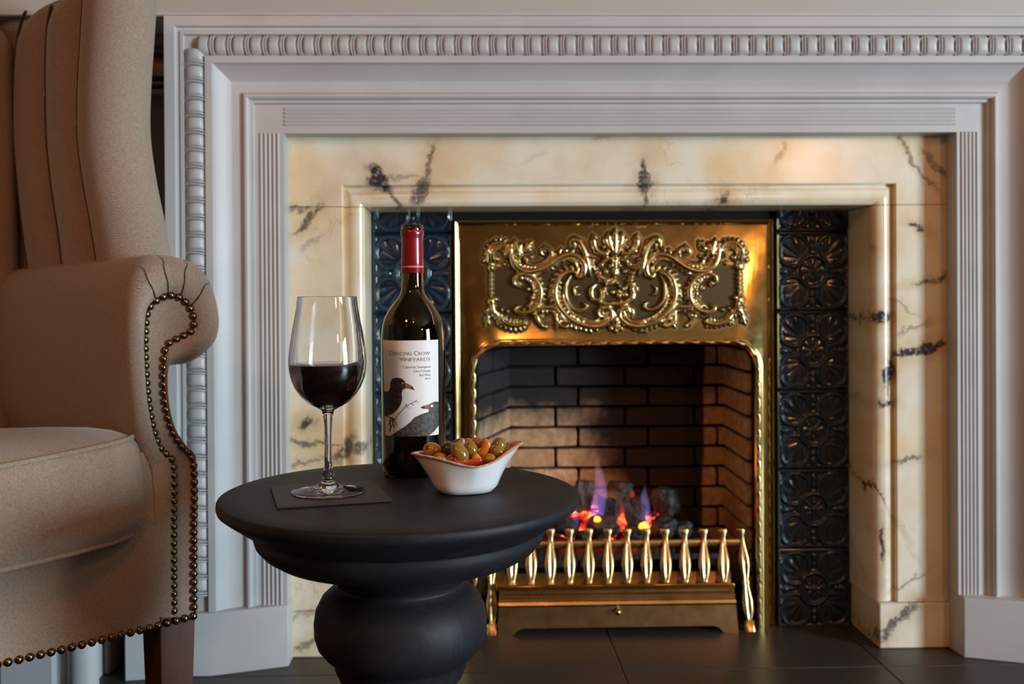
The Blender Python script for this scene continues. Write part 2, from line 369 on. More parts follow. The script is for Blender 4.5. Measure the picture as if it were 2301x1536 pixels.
# ------------------------------------------------------------------ chimney-piece levels
YW, YM, YT = 1.790, 1.832, 1.965
XL = on_y(641, 800, YW).x; XR = on_y(2152, 800, YW).x; ZT = on_y(1380, 298, YW).z
PLT = on_y(600, 1358, YW).z            # top of the plinths
mXL = on_y(820, 800, YM).x; mXR = on_y(1967, 800, YM).x; mZT = on_y(1400, 462, YM).z
BLT = on_y(2050, 1352, YM).z           # top of the marble base blocks

def upath(prof, xl, xr, zt, z0):       # U-shaped mitred sweep; prof = (offset outward, y)
    return [[(xl-d, y, z0) for d, y in prof], [(xl-d, y, zt+d) for d, y in prof],
            [(xr+d, y, zt+d) for d, y in prof], [(xr+d, y, z0) for d, y in prof]]

mantel = thing('mantelpiece', 'tall white-painted wooden mantelpiece with beaded and fluted mouldings around the marble', 'fireplace', (0, 0, 0))
Pf = [(0, YM+0.004), (0, 0), (0.053, 0), (0.0545, .006), (0.0600, .0065), (0.0610, .0125), (0.0645, .0155), (0.0685, .0155), (0.0715, .0125), (0.0725, .0100)]+[(0.0735+0.047*q/14, 0.0090+0.0235*(q/14)**1.9) for q in range(15)]+[
      (0.1205, .0325), (0.1215, .0360), (0.1340, .0365), (0.1350, .0300),
      (0.1715, .0300), (0.1725, .0370), (0.1775, .0375), (0.1795, .0350), (0.1840, .0360), (0.1870, .0410), (0.2010, .0420), (0.2010, -0.13)]
prof = [((d*0.955 if d < 0.2 else 0.1955), (p if p > 1 else YW-p)) for d, p in Pf]
MB().rings(upath(prof, XL, XR, ZT, PLT), closed=False).obj('moulding_frame', 'white_paint', mantel, smooth=32)
# beads and ribs in the outer moulding
def bead_mesh(L, Wd, hgt):
    m = MB(); nu, nv = 10, 8; rs = []
    for i in range(nu+1):
        u = -1+2*i/nu; r = []
        for j in range(nv+1):
            v = -1+2*j/nv
            e = (1-abs(u)**4)**0.5 if abs(u) < 1 else 0
            h = hgt*math.sqrt(max(0, 1-v*v))*(0.35+0.65*e)
            bend = 0.0022*(v*v-0.4)
            r.append((u*L/2+bend, -h, v*Wd/2))
        rs.append(r)
    return m.rings(rs, closed=False).mesh('bead', 'white_paint', 50)
def rib_mesh(Wd, hgt):
    m = MB()
    for off in (-0.0022, 0.0022):
        pts = [(off+0.0022*((-math.cos(a))**2-0.4), -hgt*math.sin(a), -math.cos(a)*Wd/2) for a in [math.pi*k/10 for k in range(11)]]
        m.tube(pts, 0.0013, 5, up=(1, 0, 0))
    return m.mesh('rib', 'white_paint', 50)
bm_, rm_ = bead_mesh(0.0222, 0.034, 0.0105), rib_mesh(0.034, 0.0110)
dB = 0.15325*0.955; yB = YW-0.030; pit = 0.0302
n = int(((XR+dB)-(XL-dB))/pit); off = 0.0165
for i in range(n):
    x = XL-dB+off+i*pit
    if i <= n-1: link(bm_, 'bead', mantel, loc=(x, yB, ZT+dB))
    if 1 <= i <= n-1: link(rm_, 'rib', mantel, loc=(x-pit/2, yB, ZT+dB))
pv = 0.0295; nl = int((ZT+dB-0.006-PLT)/pv)
for side, x in ((1, XL-dB), (-1, XR+dB)):
    for i in range(nl):
        z = ZT+dB-0.0165-i*pv
        link(bm_, 'bead', mantel, loc=(x, yB, z), rot=(0, R(90), 0))
        link(rm_, 'rib', mantel, loc=(x, yB, z-pv/2), rot=(0, R(90), 0))
# reeding on the inner board
def reed(x0, x1, z0, z1):
    hor = abs(x1-x0) > abs(z1-z0); Lr = 0.0048; rs = []
    for k in range(7):
        a = math.pi*k/6; w = -math.cos(a)*Lr/2; h = -math.sin(a)*0.0026
        rs.append((w, h))
    if hor: rr = [[(x, YW+h, z0+w) for w, h in rs] for x in (x0, x1)]
    else: rr = [[(x0+w, YW+h, z) for w, h in rs] for z in (z0, z1)]
    return MB().rings(rr, closed=False, cap=(True, True))
rx0, rx1 = on_y(640, 260, YW).x, on_y(2146, 260, YW).x
for k in range(5):
    zz = on_y(1380, 245+8.5*k, YW).z
    reed(rx0, rx1, zz, zz).obj('reed', 'white_paint', mantel)
ztop = on_y(600, 299, YW).z
for k in range(5):
    xx = on_y(590+9.5*k, 800, YW).x; reed(xx, xx, PLT, ztop).obj('reed', 'white_paint', mantel)
    xx = on_y(2163+8.5*k, 800, YW).x; reed(xx, xx, PLT, ztop).obj('reed', 'white_paint', mantel)
# plinths (slightly splayed)
def plinth(poly, h, name='plinth'):
    m = MB(); k = len(poly)
    cx = sum(p[0] for p in poly)/k; cy = sum(p[1] for p in poly)/k
    def ring(z, e): return [(p[0]+(cx-p[0])*e, p[1]+(cy-p[1])*e, z) for p in poly]
    return m.rings([ring(0, 0), ring(h-0.004, 0), ring(h, 0.02)], cap=(True, True)).obj(name, 'white_paint', mantel, bevel=0.002)
a = on_z(652, 1491, 0); b = on_z(480, 1511, 0); c2 = on_z(438, 1518, 0); c3 = on_z(280, 1531, 0)
plinth([(a.x, 1.842), (a.x, min(a.y, 1.786)), (b.x, min(b.y, 1.745)), (c2.x, c2.y-0.004), (c3.x, c3.y), (c3.x, 1.90), (b.x, 1.90)], PLT)
a = on_z(2157, 1471, 0); b = on_z(2301, 1480, 0)
plinth([(a.x-0.002, 1.842), (a.x, a.y-0.014), (b.x+0.08, b.y-0.055), (b.x+0.08, 1.90), (a.x+0.05, 1.90)], PLT)
# frieze above
zf = ZT+0.1950
mf = MB().box(-2.9, fx1-0.02, YW-0.0405, 1.93, zf, 2.595)
mf.obj('frieze_board', 'wall_paint', mantel)
MB().box(-2.9, fx1-0.02, YW-0.0440, YW-0.0405, zf+0.001, zf+0.005).obj('frieze_bead', 'white_paint', mantel)
for px in (1050, 1750):
    p = on_y(px, -4, YW-0.04); m = MB()
    for q in range(-3, 4):
        m.tube([(p.x+q*0.010, YW-0.0405, p.z+0.012+0.002*abs(q)), (p.x+q*0.0115+0.002, YW-0.043, p.z+0.006), (p.x+q*0.0125, YW-0.0405, p.z-0.001+0.0014*abs(q))], [0.0015, 0.0034, 0.001], 6)
    m.obj('painted_swag', 'blue_paint', mantel, label='small blue painted swag')
# chimney breast wall behind everything, pieces around the opening
zb = on_y(1380, 470, YT).z
tx0, tx1 = mXL-0.15, mXR+0.15
cw = MB().box(-2.9, tx0, 1.93, 2.40, 0, 2.6).box(tx1, fx1, 1.93, 2.40, 0, 2.6).box(tx0, tx1, 1.985, 2.40, zb+0.02, 2.6).box(tx0, tx1, 2.36, 2.40, 0, zb+0.03)
struct(cw.obj('wall_front', 'recess_shade_paint'))
# recessed panelling to the left of the chimney-piece
pl = thing('wall_panelling', 'shadowed wooden wall panelling left of the mantelpiece, behind the armchair', 'panelling')
xa = on_y(378, 100, 1.75).x
def hbar(y0, y1, Yf, mat='recess_shade_paint', nm='cornice_moulding'):
    z1 = on_y(360, y0, Yf).z; z0 = on_y(360, y1, Yf).z
    MB().box(xa-0.5, xa-0.001, Yf, 1.929, z0, z1).obj(nm, mat, pl, bevel=0.003)
hbar(55, 63, 1.84, 'white_paint'); hbar(72, 98, 1.86); hbar(104, 118, 1.90); hbar(140, 172, 1.875); hbar(182, 188, 1.865); hbar(198, 212, 1.88)
# pier with fluted boards seen below the chair
def xb(px, Y): return on_y(px, 1480, Y).x
PH = 0.205
pier = MB().box(xb(-4, 1.70), xb(120, 1.70), 1.70, 1.93, 0, PH).obj('pier_board', 'white_paint', pl, bevel=0.004)
xm = (xb(135, 1.68)+xb(205, 1.68))/2; rw = (xb(205, 1.68)-xb(135, 1.68))/2
MB().rings([[(xm-rw*math.cos(math.pi*k/10), 1.715-rw*0.9*math.sin(math.pi*k/10), z) for k in range(11)] for z in (0, PH)], closed=False).obj('pier_roll', 'white_paint', pl)
MB().box(xb(118, 1.70), xb(205, 1.71), 1.713, 1.93, 0, PH).obj('pier_board', 'white_paint', pl)
MB().box(xb(232, 1.76), xb(250, 1.76), 1.76, 1.93, 0, PH).obj('pier_fillet', 'recess_shade_paint', pl, bevel=0.004)

# ------------------------------------------------------------------ marble slip
marb = thing('marble_surround', 'cream marble fireplace surround with dark veins, inside the white mantelpiece', 'fireplace')
mp = [(0.0, YT+0.012), (0.0, 1.850), (0.0012, 1.8445), (0.0045, 1.8405), (0.010, 1.8375), (0.017, 1.8365), (0.024, 1.8375), (0.0305, 1.8410), (0.0345, 1.8445),
      (0.0375, 1.8455), (0.0385, 1.8335), (0.0400, YM), (0.146, YM), (0.146, YM+0.05)]
G = 0.0006
def dpath(pr, side):   # lintel
    return [[(mXL-d, y, mZT+G) for d, y in pr], [(mXL-d, y, mZT+d if d > G else mZT+G) for d, y in pr],
            [(mXR+d, y, mZT+d if d > G else mZT+G) for d, y in pr], [(mXR+d, y, mZT+G) for d, y in pr]]
MB().rings(dpath(mp, 0), closed=False, cap=(True, True)).obj('lintel', 'marble', marb, smooth=32)
def jamb(xf, sg):
    return MB().rings([[(xf-sg*d, y, BLT+G) for d, y in mp], [(xf-sg*d, y, mZT-G) for d, y in mp]], closed=False, cap=(True, True))
jamb(mXL, 1).obj('jamb', 'marble', marb, smooth=32); jamb(mXR, -1).obj('jamb', 'marble', marb, smooth=32)
for xf, sg in ((mXL, 1), (mXR, -1)):
    x0, x1 = sorted((xf-sg*0.004, xf-sg*0.146))
    MB().box(x0, x1, YM-0.004, YT+0.012, 0, BLT-G).obj('base_block', 'marble', marb, bevel=0.003)

# ------------------------------------------------------------------ embossed tiles
def tile_height(U, V):
    """U, V in -1..1 ; returns height 0..1"""
    h = np.zeros_like(U)
    r = np.hypot(U, V); th = np.arctan2(V, U)
    ridge = lambda d, w: np.exp(-(d/w)**2)
    h = np.maximum(h, 0.85*ridge(r-0.40, 0.045))
    h = np.maximum(h, np.where(r < 0.36, 0.45*np.clip(1-r/0.34, 0, 1)**0.6*(0.55+0.45*np.cos(8*th)), 0))
    h = np.maximum(h, 0.75*np.clip(1-(r/0.085)**2, 0, 1)); h = np.maximum(h, 0.55*ridge(r-0.17, 0.03)*(0.5+0.5*np.cos(8*th)))
    a, b = np.abs(U), np.abs(V)
    # petals in the corners: rounded towards the middle, pointed to the corner
    pu, pv = a-0.52, b-0.52
    sq = (np.abs(pu)**2.4+np.abs(pv)**2.4)**(1/2.4); corner = np.clip((pu+pv)/1.0, 0, 1)
    dd = sq - 0.39 - 0.20*corner*np.abs(pu-pv)*0
    ok = r > 0.43
    h = np.maximum(h, np.where(ok, 0.8*ridge(dd, 0.04), 0))
    ang = np.arctan2(b-0.30, a-0.30)
    dr = np.hypot(a-0.30, b-0.30)
    inside = (dd < -0.03) & ok
    rays = 0.42*(0.5+0.5*np.cos(14*(ang-math.pi/4)))*np.clip(dr*1.6, 0, 1)*np.clip(-dd*5, 0, 1)
    h = np.maximum(h, np.where(inside, rays+0.10, 0))
    # buds on the axes
    for (p, q) in ((a, b), (b, a)):
        d1 = np.hypot(p*1.2, (q-0.80)*0.75); h = np.maximum(h, 0.7*np.clip(1-(d1/0.11)**2, 0, 1))
        d2 = np.hypot(p*1.0, (q-0.62)*0.8); h = np.maximum(h, 0.5*np.clip(1-(d2/0.07)**2, 0, 1))
    e = np.minimum(1-a, 1-b); h = np.maximum(h, 0.6*ridge(e-0.055, 0.025))
    return h*np.clip(e/0.02, 0, 1)
def tile_mesh(w, hgt, v0=-1.0, nx=104, nz=110):
    us = np.linspace(-1, 1, nx); vs = np.linspace(v0, 1, max(8, int(nz*(1-v0)/2)))
    U, V = np.meshgrid(us, vs); Hh = tile_height(U, V)*0.0062
    if v0 > -1: Hh *= 1
    vv = [(U[i, j]*w/2, -Hh[i, j]-0.0008, V[i, j]*hgt/2) for i in range(len(vs)) for j in range(nx)]
    ff = [(i*nx+j, i*nx+j+1, (i+1)*nx+j+1, (i+1)*nx+j) for i in range(len(vs)-1) for j in range(nx-1)]
    m = MB().add(vv, ff); z0 = v0*hgt/2
    m.box(-w/2, w/2, -0.0008, 0.010, z0, hgt/2)
    return m.mesh('tile', 'blue_glaze', 60)
tl0, tl1 = on_y(838, 700, YT).x, on_y(1017, 700, YT).x
tr0, tr1 = on_y(1744, 700, YT).x, on_y(1908, 700, YT).x
seam = [on_y(1800, y, YT).z for y in (520, 698, 875.5, 1053.5, 1232, 1410)]
th_ = (seam[0]-seam[5])/5
bk = thing('tile_panel', 'deep blue embossed flower tiles left and right of the brass insert', 'tiles')
for (x0, x1) in ((tl0, tl1), (tr0, tr1)):
    w = x1-x0-0.001
    me = tile_mesh(w, th_-0.0015)
    for i in range(5): link(me, 'tile', bk, loc=((x0+x1)/2, YT, seam[0]-th_*(i+0.5)))
    # cut course at the top: the lower part of a tile
    us = th_*0.30
    mt = tile_mesh(w, th_-0.0015, v0=0.40)
    o_ = link(mt, 'tile', bk, loc=((x0+x1)/2, YT, seam[0]+th_*0.5), rot=(0, R(180), 0))
MB().box(tx0, on_y(1030, 700, YT).x, YT+0.0101, 1.984, 0, zb+0.03).box(on_y(1728, 700, YT).x, tx1, YT+0.0101, 1.984, 0, zb+0.03)\
    .box(on_y(1030, 700, YT).x, on_y(1728, 700, YT).x, YT+0.0101, 1.984, on_y(1400, 700, YT).z, zb+0.03).obj('backing_board', 'dark_backing', bk)

# ------------------------------------------------------------------ brass insert
ins = thing('brass_insert', 'polished brass fireplace insert with rounded opening and embossed scrollwork above', 'fireplace')
YB = 1.958
bx0, bx1 = on_y(1020, 800, YB).x, on_y(1739, 800, YB).x; bzt = on_y(1380, 492, YB).z
ox0, ox1 = on_y(1072, 1000, YB).x, on_y(1697, 1000, YB).x; ozt = on_y(1380, 775, YB).z
def open_path(e, rad=0.045, n=12):
    x0, x1, zt = ox0-e, ox1+e, ozt+e; r = rad+e; P = [(x0, 0.0)]
    for k in range(1, 10): P.append((x0, (zt-r)*k/10))
    for k in range(n+1): a = math.pi-math.pi/2*k/n; P.append((x0+r+r*math.cos(a), zt-r+r*math.sin(a)))
    for k in range(1, 20): P.append((x0+r+(x1-x0-2*r)*k/20, zt))
    for k in range(n+1): a = math.pi/2-math.pi/2*k/n; P.append((x1-r+r*math.cos(a), zt-r+r*math.sin(a)))
    for k in range(9, 0, -1): P.append((x1, (zt-r)*k/10))
    P.append((x1, 0.0)); return P
def outer_path(e, n=12):
    x0, x1, zt = bx0+e, bx1-e, bzt-e; P = []; base = open_path(0.0)
    L = len(base)
    for i, (x, z) in enumerate(base):
        if i < 10: P.append((x0, z))
        elif i <= 10+n:
            k = (i-10)/n; zi = base[10][1]; xi = base[10+n][0]
            P.append((x0, zi+(zt-zi)*k*2) if k <= .5 else (x0+(xi-x0)*(k-.5)*2, zt))
        elif i < L-10-n-1+0: P.append((x, zt))
        elif i <= L-11:
            k = (i-(L-11-n))/n; zi = base[L-11][1]; xi = base[L-11-n][0]
            P.append((xi+(x1-xi)*k*2, zt) if k <= .5 else (x1, zt+(zi-zt)*(k-.5)*2))
        else: P.append((x1, z))
    return P
rr = []
for e, y in ((0, YB+0.012), (0, YB-0.002), (0.002, YB-0.006), (0.005, YB-0.0075), (0.008, YB-0.006), (0.010, YB-0.001), (0.0115, YB), (0.013, YB)):
    rr.append([(x, y, z) for x, z in outer_path(e)])
for e, y in ((0.0150, YB), (0.0120, YB-0.0015), (0.0085, YB-0.003), (0.006, YB-0.0028), (0.003, YB-0.001), (0.0, YB+0.004), (0.0, YB+0.03)):
    rr.append([(x, y, z) for x, z in open_path(e)])
MB().rings(rr, closed=False).obj('brass_plate', 'polished_brass', ins, smooth=35)
# twisted rope trim
path = [Vector((x, YB-0.0045, z)) for x, z in open_path(0.0055)]
dense = [path[0]]
for a_, b_ in zip(path, path[1:]):
    k = max(1, int((b_-a_).length/0.0022))
    for q in range(1, k+1): dense.append(a_.lerp(b_, q/k))
rs = []; s_ = 0
for i, p in enumerate(dense):
    if i: s_ += (p-dense[i-1]).length
    t_ = (dense[min(i+1, len(dense)-1)]-dense[max(i-1, 0)]).normalized(); nrm = Vector((0, -1, 0)); sd = t_.cross(nrm)
    ring = []
    for j in range(12):
        a_ = 2*math.pi*j/12; r_ = 0.0037*(1+0.26*math.cos(2*(a_-s_*2*math.pi/0.060)))
        ring.append(p+nrm*(r_*math.cos(a_))+sd*(r_*math.sin(a_)))
    rs.append(ring)
MB().rings(rs).obj('rope_trim', 'worn_brass', ins, smooth=70)
# scrollwork relief as one chased sheet
def relief():
    sc = 2.6; X0, X1, Y0, Y1 = 175, 2085, 120, 880          # zoom coords, 3.109 per photo px
    step = 3.6
    xs = np.arange(X0, X1, step); ys = np.arange(Y0, Y1, step); GX, GY = np.meshgrid(xs, ys); Hh = np.zeros_like(GX)
    def stroke(pts, r0, r1=None, h=1.0, pr=0.5, n=8, bead=0):
        nonlocal Hh
        r1 = r0 if r1 is None else r1; r0 = r0*1.2; r1 = r1*1.2
        sp = spline([(p[0], p[1], 0) for p in pts], n); L = len(sp)
        for i, p in enumerate(sp):
            t_ = i/(L-1); r = r0+(r1-r0)*t_; r *= (0.45+0.55*min(1, 6*t_))*(0.5+0.5*min(1, 6*(1-t_)))
            if bead: r *= 0.80+0.35*math.cos(i*bead)
            j0 = int((p.x-r-X0)/step); j1 = int((p.x+r-X0)/step)+2; i0 = int((p.y-r-Y0)/step); i1 = int((p.y+r-Y0)/step)+2
            j0, i0 = max(0, j0), max(0, i0)
            if j1 <= 0 or i1 <= 0: continue
            sx = GX[i0:i1, j0:j1]; sy = GY[i0:i1, j0:j1]
            d2 = ((sx-p.x)**2+(sy-p.y)**2)/(r*r)
            hh = h*(r/26)**0.45*np.clip(1-d2, 0, 1)**pr
            Hh[i0:i1, j0:j1] = np.maximum(Hh[i0:i1, j0:j1], hh)
    def both(pts, *a, **k):
        stroke(pts, *a, **k); stroke([(2254-p[0], p[1]) for p in pts], *a, **k)
    def ball(x, y, r, h=1.0, mirror=True):
        for xx in ((x, 2254-x) if mirror else (x,)): stroke([(xx, y), (xx+2, y)], r, r, h, n=2)
    def leaf(x, y, ang, L, w, h=0.9, mirror=True, lobes=3):
        for sg in ((1, -1) if mirror else (1,)):
            for k in range(-lobes//2, lobes//2+1):
                a = math.radians(ang)+k*0.42; l = L*(1-0.22*abs(k))
                dx, dy = math.cos(a)*l, -math.sin(a)*l
                p = [(x, y), (x+dx*.5-dy*.08*k, y+dy*.5+dx*.08*k), (x+dx, y+dy)]
                if sg < 0: p = [(2254-q[0], q[1]) for q in p]
                stroke(p, w*0.75, w*0.45, h*(1-0.12*abs(k)))
    def frill(pts, L, w, gap, side, lean=0.6, h=0.8, t0=0.05, t1=0.95):
        for mir in (False, True):
            q = [(2254-p[0], p[1]) if mir else p for p in pts]; sd = -side if mir else side
            sp = spline([(a[0], a[1], 0) for a in q], 16); acc = 0; n_ = len(sp)
            for i in range(1, n_-1):
                acc += (sp[i]-sp[i-1]).length
                if acc < gap or not (t0 < i/n_ < t1): continue
                acc = 0; t_ = (sp[i+1]-sp[i-1]).normalized(); nn_ = Vector((-t_.y, t_.x, 0))*sd
                ln = L*(0.75+0.5*random.random()); a = sp[i]; b = a+nn_*ln*0.6+t_*ln*lean*0.3; c = a+nn_*ln+t_*ln*lean
                stroke([(a.x, a.y), (b.x, b.y), (c.x, c.y)], w, w*0.75, h)
    frill([(402, 250), (398, 320), (430, 400), (500, 440), (590, 430), (660, 395), (730, 345), (800, 322), (865, 340)], 46, 14, 34, -1)
    frill([(500, 440), (590, 430), (660, 395), (730, 345), (800, 322), (865, 340), (908, 395)], 38, 12, 30, 1, 0.4)
    frill([(880, 470), (830, 440), (770, 450), (725, 500), (705, 580), (720, 660), (770, 735), (850, 795), (950, 825), (1040, 812)], 40, 15, 30, 1, 0.5)
    frill([(725, 500), (705, 580), (720, 660), (770, 735), (850, 795), (950, 825)], 44, 13, 32, -1, 0.4)
    frill([(430, 475), (490, 455), (555, 485), (600, 550), (600, 630), (565, 695), (500, 725)], 40, 14, 26, 1, 0.3)
    frill([(490, 455), (555, 485), (600, 550), (600, 630), (565, 695)], 34, 12, 30, -1, 0.3)
    frill([(300, 745), (345, 790), (420, 812), (490, 800)], 34, 13, 26, 1, 0.3); frill([(300, 745), (345, 790), (420, 812), (490, 800)], 36, 12, 28, -1, 0.3)
    frill([(232, 370), (235, 290), (285, 242), (350, 245), (387, 300)], 28, 11, 24, -1, 0.3)
    frill([(545, 735), (565, 700), (620, 690), (690, 692), (730, 720), (775, 790)], 30, 12, 26, 1, 0.3)
    frill([(935, 330), (950, 400), (990, 450), (1010, 520)], 34, 13, 26, -1, 0.3)
    # side bars
    both([(256, 400), (256, 650)], 17, 17, 1.0); both([(256, 398), (256, 420)], 24); both([(256, 635), (256, 655)], 26)
    # shell corner arches
    for r_, w_ in ((1.0, 18), (0.72, 10), (0.5, 9)):
        cx_, cy_ = 315, 330
        both([(cx_-82*r_, cy_+40*r_), (cx_-80*r_, cy_-40*r_), (cx_-30*r_, cy_-88*r_), (cx_+35*r_, cy_-85*r_), (cx_+72*r_, cy_-30*r_), (cx_+75*r_, cy_+25*r_)], w_, w_*0.7)
    for b_ in ((240, 302, 16), (292, 348, 19), (262, 384, 17), (205, 362, 14), (350, 385, 13), (372, 300, 14)): ball(*b_)
    # leaf finial beside the corner and its long acanthus stem
    leaf(455, 340, 105, 130, 34, 1.0); leaf(490, 290, 50, 80, 24); leaf(430, 300, 130, 70, 20)
    both([(402, 250), (398, 320), (430, 400), (500, 440), (590, 430), (660, 395), (730, 345), (800, 322), (865, 340), (908, 395), (905, 455), (872, 480), (850, 462)], 26, 20)
    both([(490, 345), (530, 390), (600, 385), (670, 345), (740, 318)], 15, 12)
    both([(600, 460), (650, 420), (720, 375), (790, 352), (840, 372), (870, 420)], 15, 11)
    both([(665, 345), (680, 305), (650, 280), (615, 285), (608, 310), (630, 322)], 17, 13); leaf(640, 300, 100, 50, 16)
    ball(500, 350, 16); ball(535, 335, 12)
    leaf(650, 410, 60, 110, 22, 0.85)
    # standing leaf and drop to the middle
    both([(812, 262), (830, 222), (872, 232), (905, 285), (925, 350), (940, 420), (955, 470)], 26, 18); leaf(850, 270, 120, 70, 20); leaf(880, 260, 60, 50, 16); ball(925, 320, 18); ball(985, 300, 16)
    both([(935, 350), (950, 400), (990, 430)], 13, 10)
    # great C scrolls
    both([(880, 470), (830, 440), (770, 450), (725, 500), (705, 580), (720, 660), (770, 735), (850, 795), (950, 825), (1040, 812), (1095, 765), (1092, 712), (1050, 695), (1030, 725), (1052, 742)], 20, 20)
    both([(815, 470), (785, 520), (778, 590), (798, 655), (850, 700), (905, 705), (925, 675), (900, 660)], 13, 14)
    both([(760, 560), (765, 640), (815, 720), (890, 765), (970, 785), (1020, 760)], 9, 9)
    for k in range(9):
        a_ = math.radians(150+k*14); xx = 880+175*math.cos(a_)*1.0; yy = 600-165*math.sin(a_)
        leaf(xx, yy, 150+k*14, 46, 20, 0.85, lobes=1); ball(xx+12, yy, 12, .8)
    both([(865, 540), (840, 560), (850, 600), (880, 600)], 11, 8, 0.8)
    # C scrolls in the side panels
    both([(455, 545), (420, 520), (430, 475), (490, 455), (555, 485), (600, 550), (600, 630), (565, 695), (500, 725), (440, 715), (430, 690), (455, 680)], 20, 17)
    both([(500, 490), (545, 530), (555, 600), (530, 660), (480, 700)], 11, 9)
    for (x_, y_) in ((515, 560), (560, 575), (575, 530), (580, 640), (540, 620), (455, 525), (585, 600)): ball(x_, y_, 17)
    # lower foliage
    both([(262, 655), (270, 700), (285, 735)], 24, 14); leaf(275, 690, 230, 90, 24); leaf(275, 700, 300, 100, 24); leaf(240, 740, 250, 90, 16)
    ball(285, 628, 18); ball(372, 712, 15); ball(330, 700, 13); ball(225, 705, 12)
    both([(300, 745), (345, 790), (420, 812), (490, 800), (480, 775)], 22, 14); leaf(350, 790, 200, 60, 18); leaf(410, 805, 160, 50, 14)
    both([(545, 735), (565, 700), (620, 690), (690, 692), (730, 720), (775, 790), (815, 790), (812, 765)], 18, 14)
    both([(565, 740), (590, 790), (625, 828)], 22, 14); ball(602, 750, 18); ball(632, 822, 14)
    both([(705, 725), (720, 790), (765, 825), (800, 815)], 15, 12); leaf(745, 770, 240, 80, 18)
    # crest
    for k, (ax, ay, w_) in enumerate(((1052, 205, 20), (1078, 172, 22), (1127, 150, 26), (1176, 172, 22), (1202, 205, 20))):
        stroke([(1127, 330), ((1127+ax)/2+(ax-1127)*.25, 250), (ax, ay)], 16, w_)
    stroke([(1060, 330), (1127, 215), (1194, 330)], 16, 16, .9)
    both([(980, 195), (975, 245), (1000, 295), (1050, 320), (1085, 300)], 24, 18); ball(1045, 270, 15); leaf(985, 235, 105, 60, 18)
    both([(1030, 390), (1060, 360), (1095, 350), (1110, 380), (1085, 410)], 17, 13); ball(1028, 392, 20); ball(1098, 400, 17); ball(1060, 440, 17); ball(1127, 345, 20, 1, False)
    stroke([(1127, 350), (1127, 440)], 22, 12, .9); leaf(1127, 470, 90, 70, 18, 0.9, False, 5)
    # basket of flowers in the centre
    stroke([(990, 530), (958, 565), (965, 625), (1010, 640), (1040, 600), (1020, 565)], 20, 16, .9)
    stroke([(985, 650), (1060, 668), (1150, 665), (1235, 640), (1265, 590)], 20, 18, .9)
    stroke([(1010, 470), (1060, 500), (1130, 490)], 20, 16, .8)
    for k in range(26):
        q = random.random(); x_ = 1045+random.random()*215; y_ = 500+random.random()*110+max(0, x_-1150)*0.15
        ball(x_, y_, 13+8*random.random(), 0.95+0.3*random.random(), False)
    stroke([(1200, 545), (1240, 530), (1275, 560), (1262, 600)], 17, 14)
    # foot of the cartouche
    both([(1127, 770), (1150, 720), (1195, 690), (1240, 705), (1245, 745), (1215, 755)], 17, 13)
    stroke([(1127, 760), (1127, 845)], 26, 16); ball(1092, 838, 19); ball(1165, 838, 0.1); ball(1127, 855, 17, 1, False); ball(1110, 800, 15)
    leaf(1127, 790, 270, 80, 16, .9, False, 5)
    both([(1180, 670), (1185, 730), (1215, 780), (1280, 800), (1350, 790)], 12, 12)
    # bed inside the frame outline, slightly sunk rim around it
    poly = [(262, 395), (400, 385), (440, 430), (520, 455), (610, 450), (700, 385), (790, 345), (880, 340), (960, 330), (1050, 330), (1127, 300)]
    poly2 = [(262, 720), (330, 780), (480, 790), (600, 760), (700, 740), (760, 790), (870, 815), (960, 825), (1060, 800), (1127, 800)]
    top_ = np.interp(np.where(GX > 1127, 2254-GX, GX), [p[0] for p in poly], [p[1] for p in poly]); bot_ = np.interp(np.where(GX > 1127, 2254-GX, GX), [p[0] for p in poly2], [p[1] for p in poly2])
    bed = np.clip((GY-top_)/14, 0, 1)*np.clip((bot_-GY)/14, 0, 1)*np.clip((GX-256)/10, 0, 1)*np.clip((1998-GX)/10, 0, 1)
    Z = 0.0010*bed + Hh*0.0118
    Z += 0.00022*bed*(Hh < 0.05)*rng.rand(*Z.shape)
    nx = len(xs); ny = len(ys); c0 = on_y(1020, 470, YB); sc_ = (on_y(1120, 470, YB).x-c0.x)/100/3.109
    e = np.minimum(np.minimum(GX-X0, X1-step-GX), np.minimum(GY-Y0, Y1-step-GY)); Z = Z*np.clip(e/14, 0, 1) 
    vv = [(c0.x+GX[i, j]*sc_, YB-0.0003-Z[i, j], c0.z-GY[i, j]*sc_) for i in range(ny) for j in range(nx)]
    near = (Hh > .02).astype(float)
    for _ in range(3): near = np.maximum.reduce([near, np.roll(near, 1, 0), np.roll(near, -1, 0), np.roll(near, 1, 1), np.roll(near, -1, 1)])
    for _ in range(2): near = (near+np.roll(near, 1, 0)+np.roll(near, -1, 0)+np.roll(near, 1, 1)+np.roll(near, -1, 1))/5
    keep = (bed > .02) | (near > .02); ff = []
    for i in range(ny-1):
        for j in range(nx-1):
            if keep[i:i+2, j:j+2].any(): ff.append((i*nx+j, (i+1)*nx+j, (i+1)*nx+j+1, i*nx+j+1))
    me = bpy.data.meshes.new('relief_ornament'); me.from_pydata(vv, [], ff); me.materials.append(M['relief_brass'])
    at_ = me.attributes.new('tarnish_and_shade', 'FLOAT', 'POINT'); at_.data.foreach_set('value', (np.maximum(bed, near)*np.clip(1-Hh/0.45, 0, 1)).ravel().astype(np.float32))  # bed tarnish, with painted occlusion in hollows and around the strokes
    b = bmesh.new(); b.from_mesh(me); bmesh.ops.delete(b, geom=[v for v in b.verts if not v.link_faces], context='VERTS'); b.to_mesh(me); b.free()
    me.shade_smooth(); return link(me, 'relief_ornament', ins)
relief()

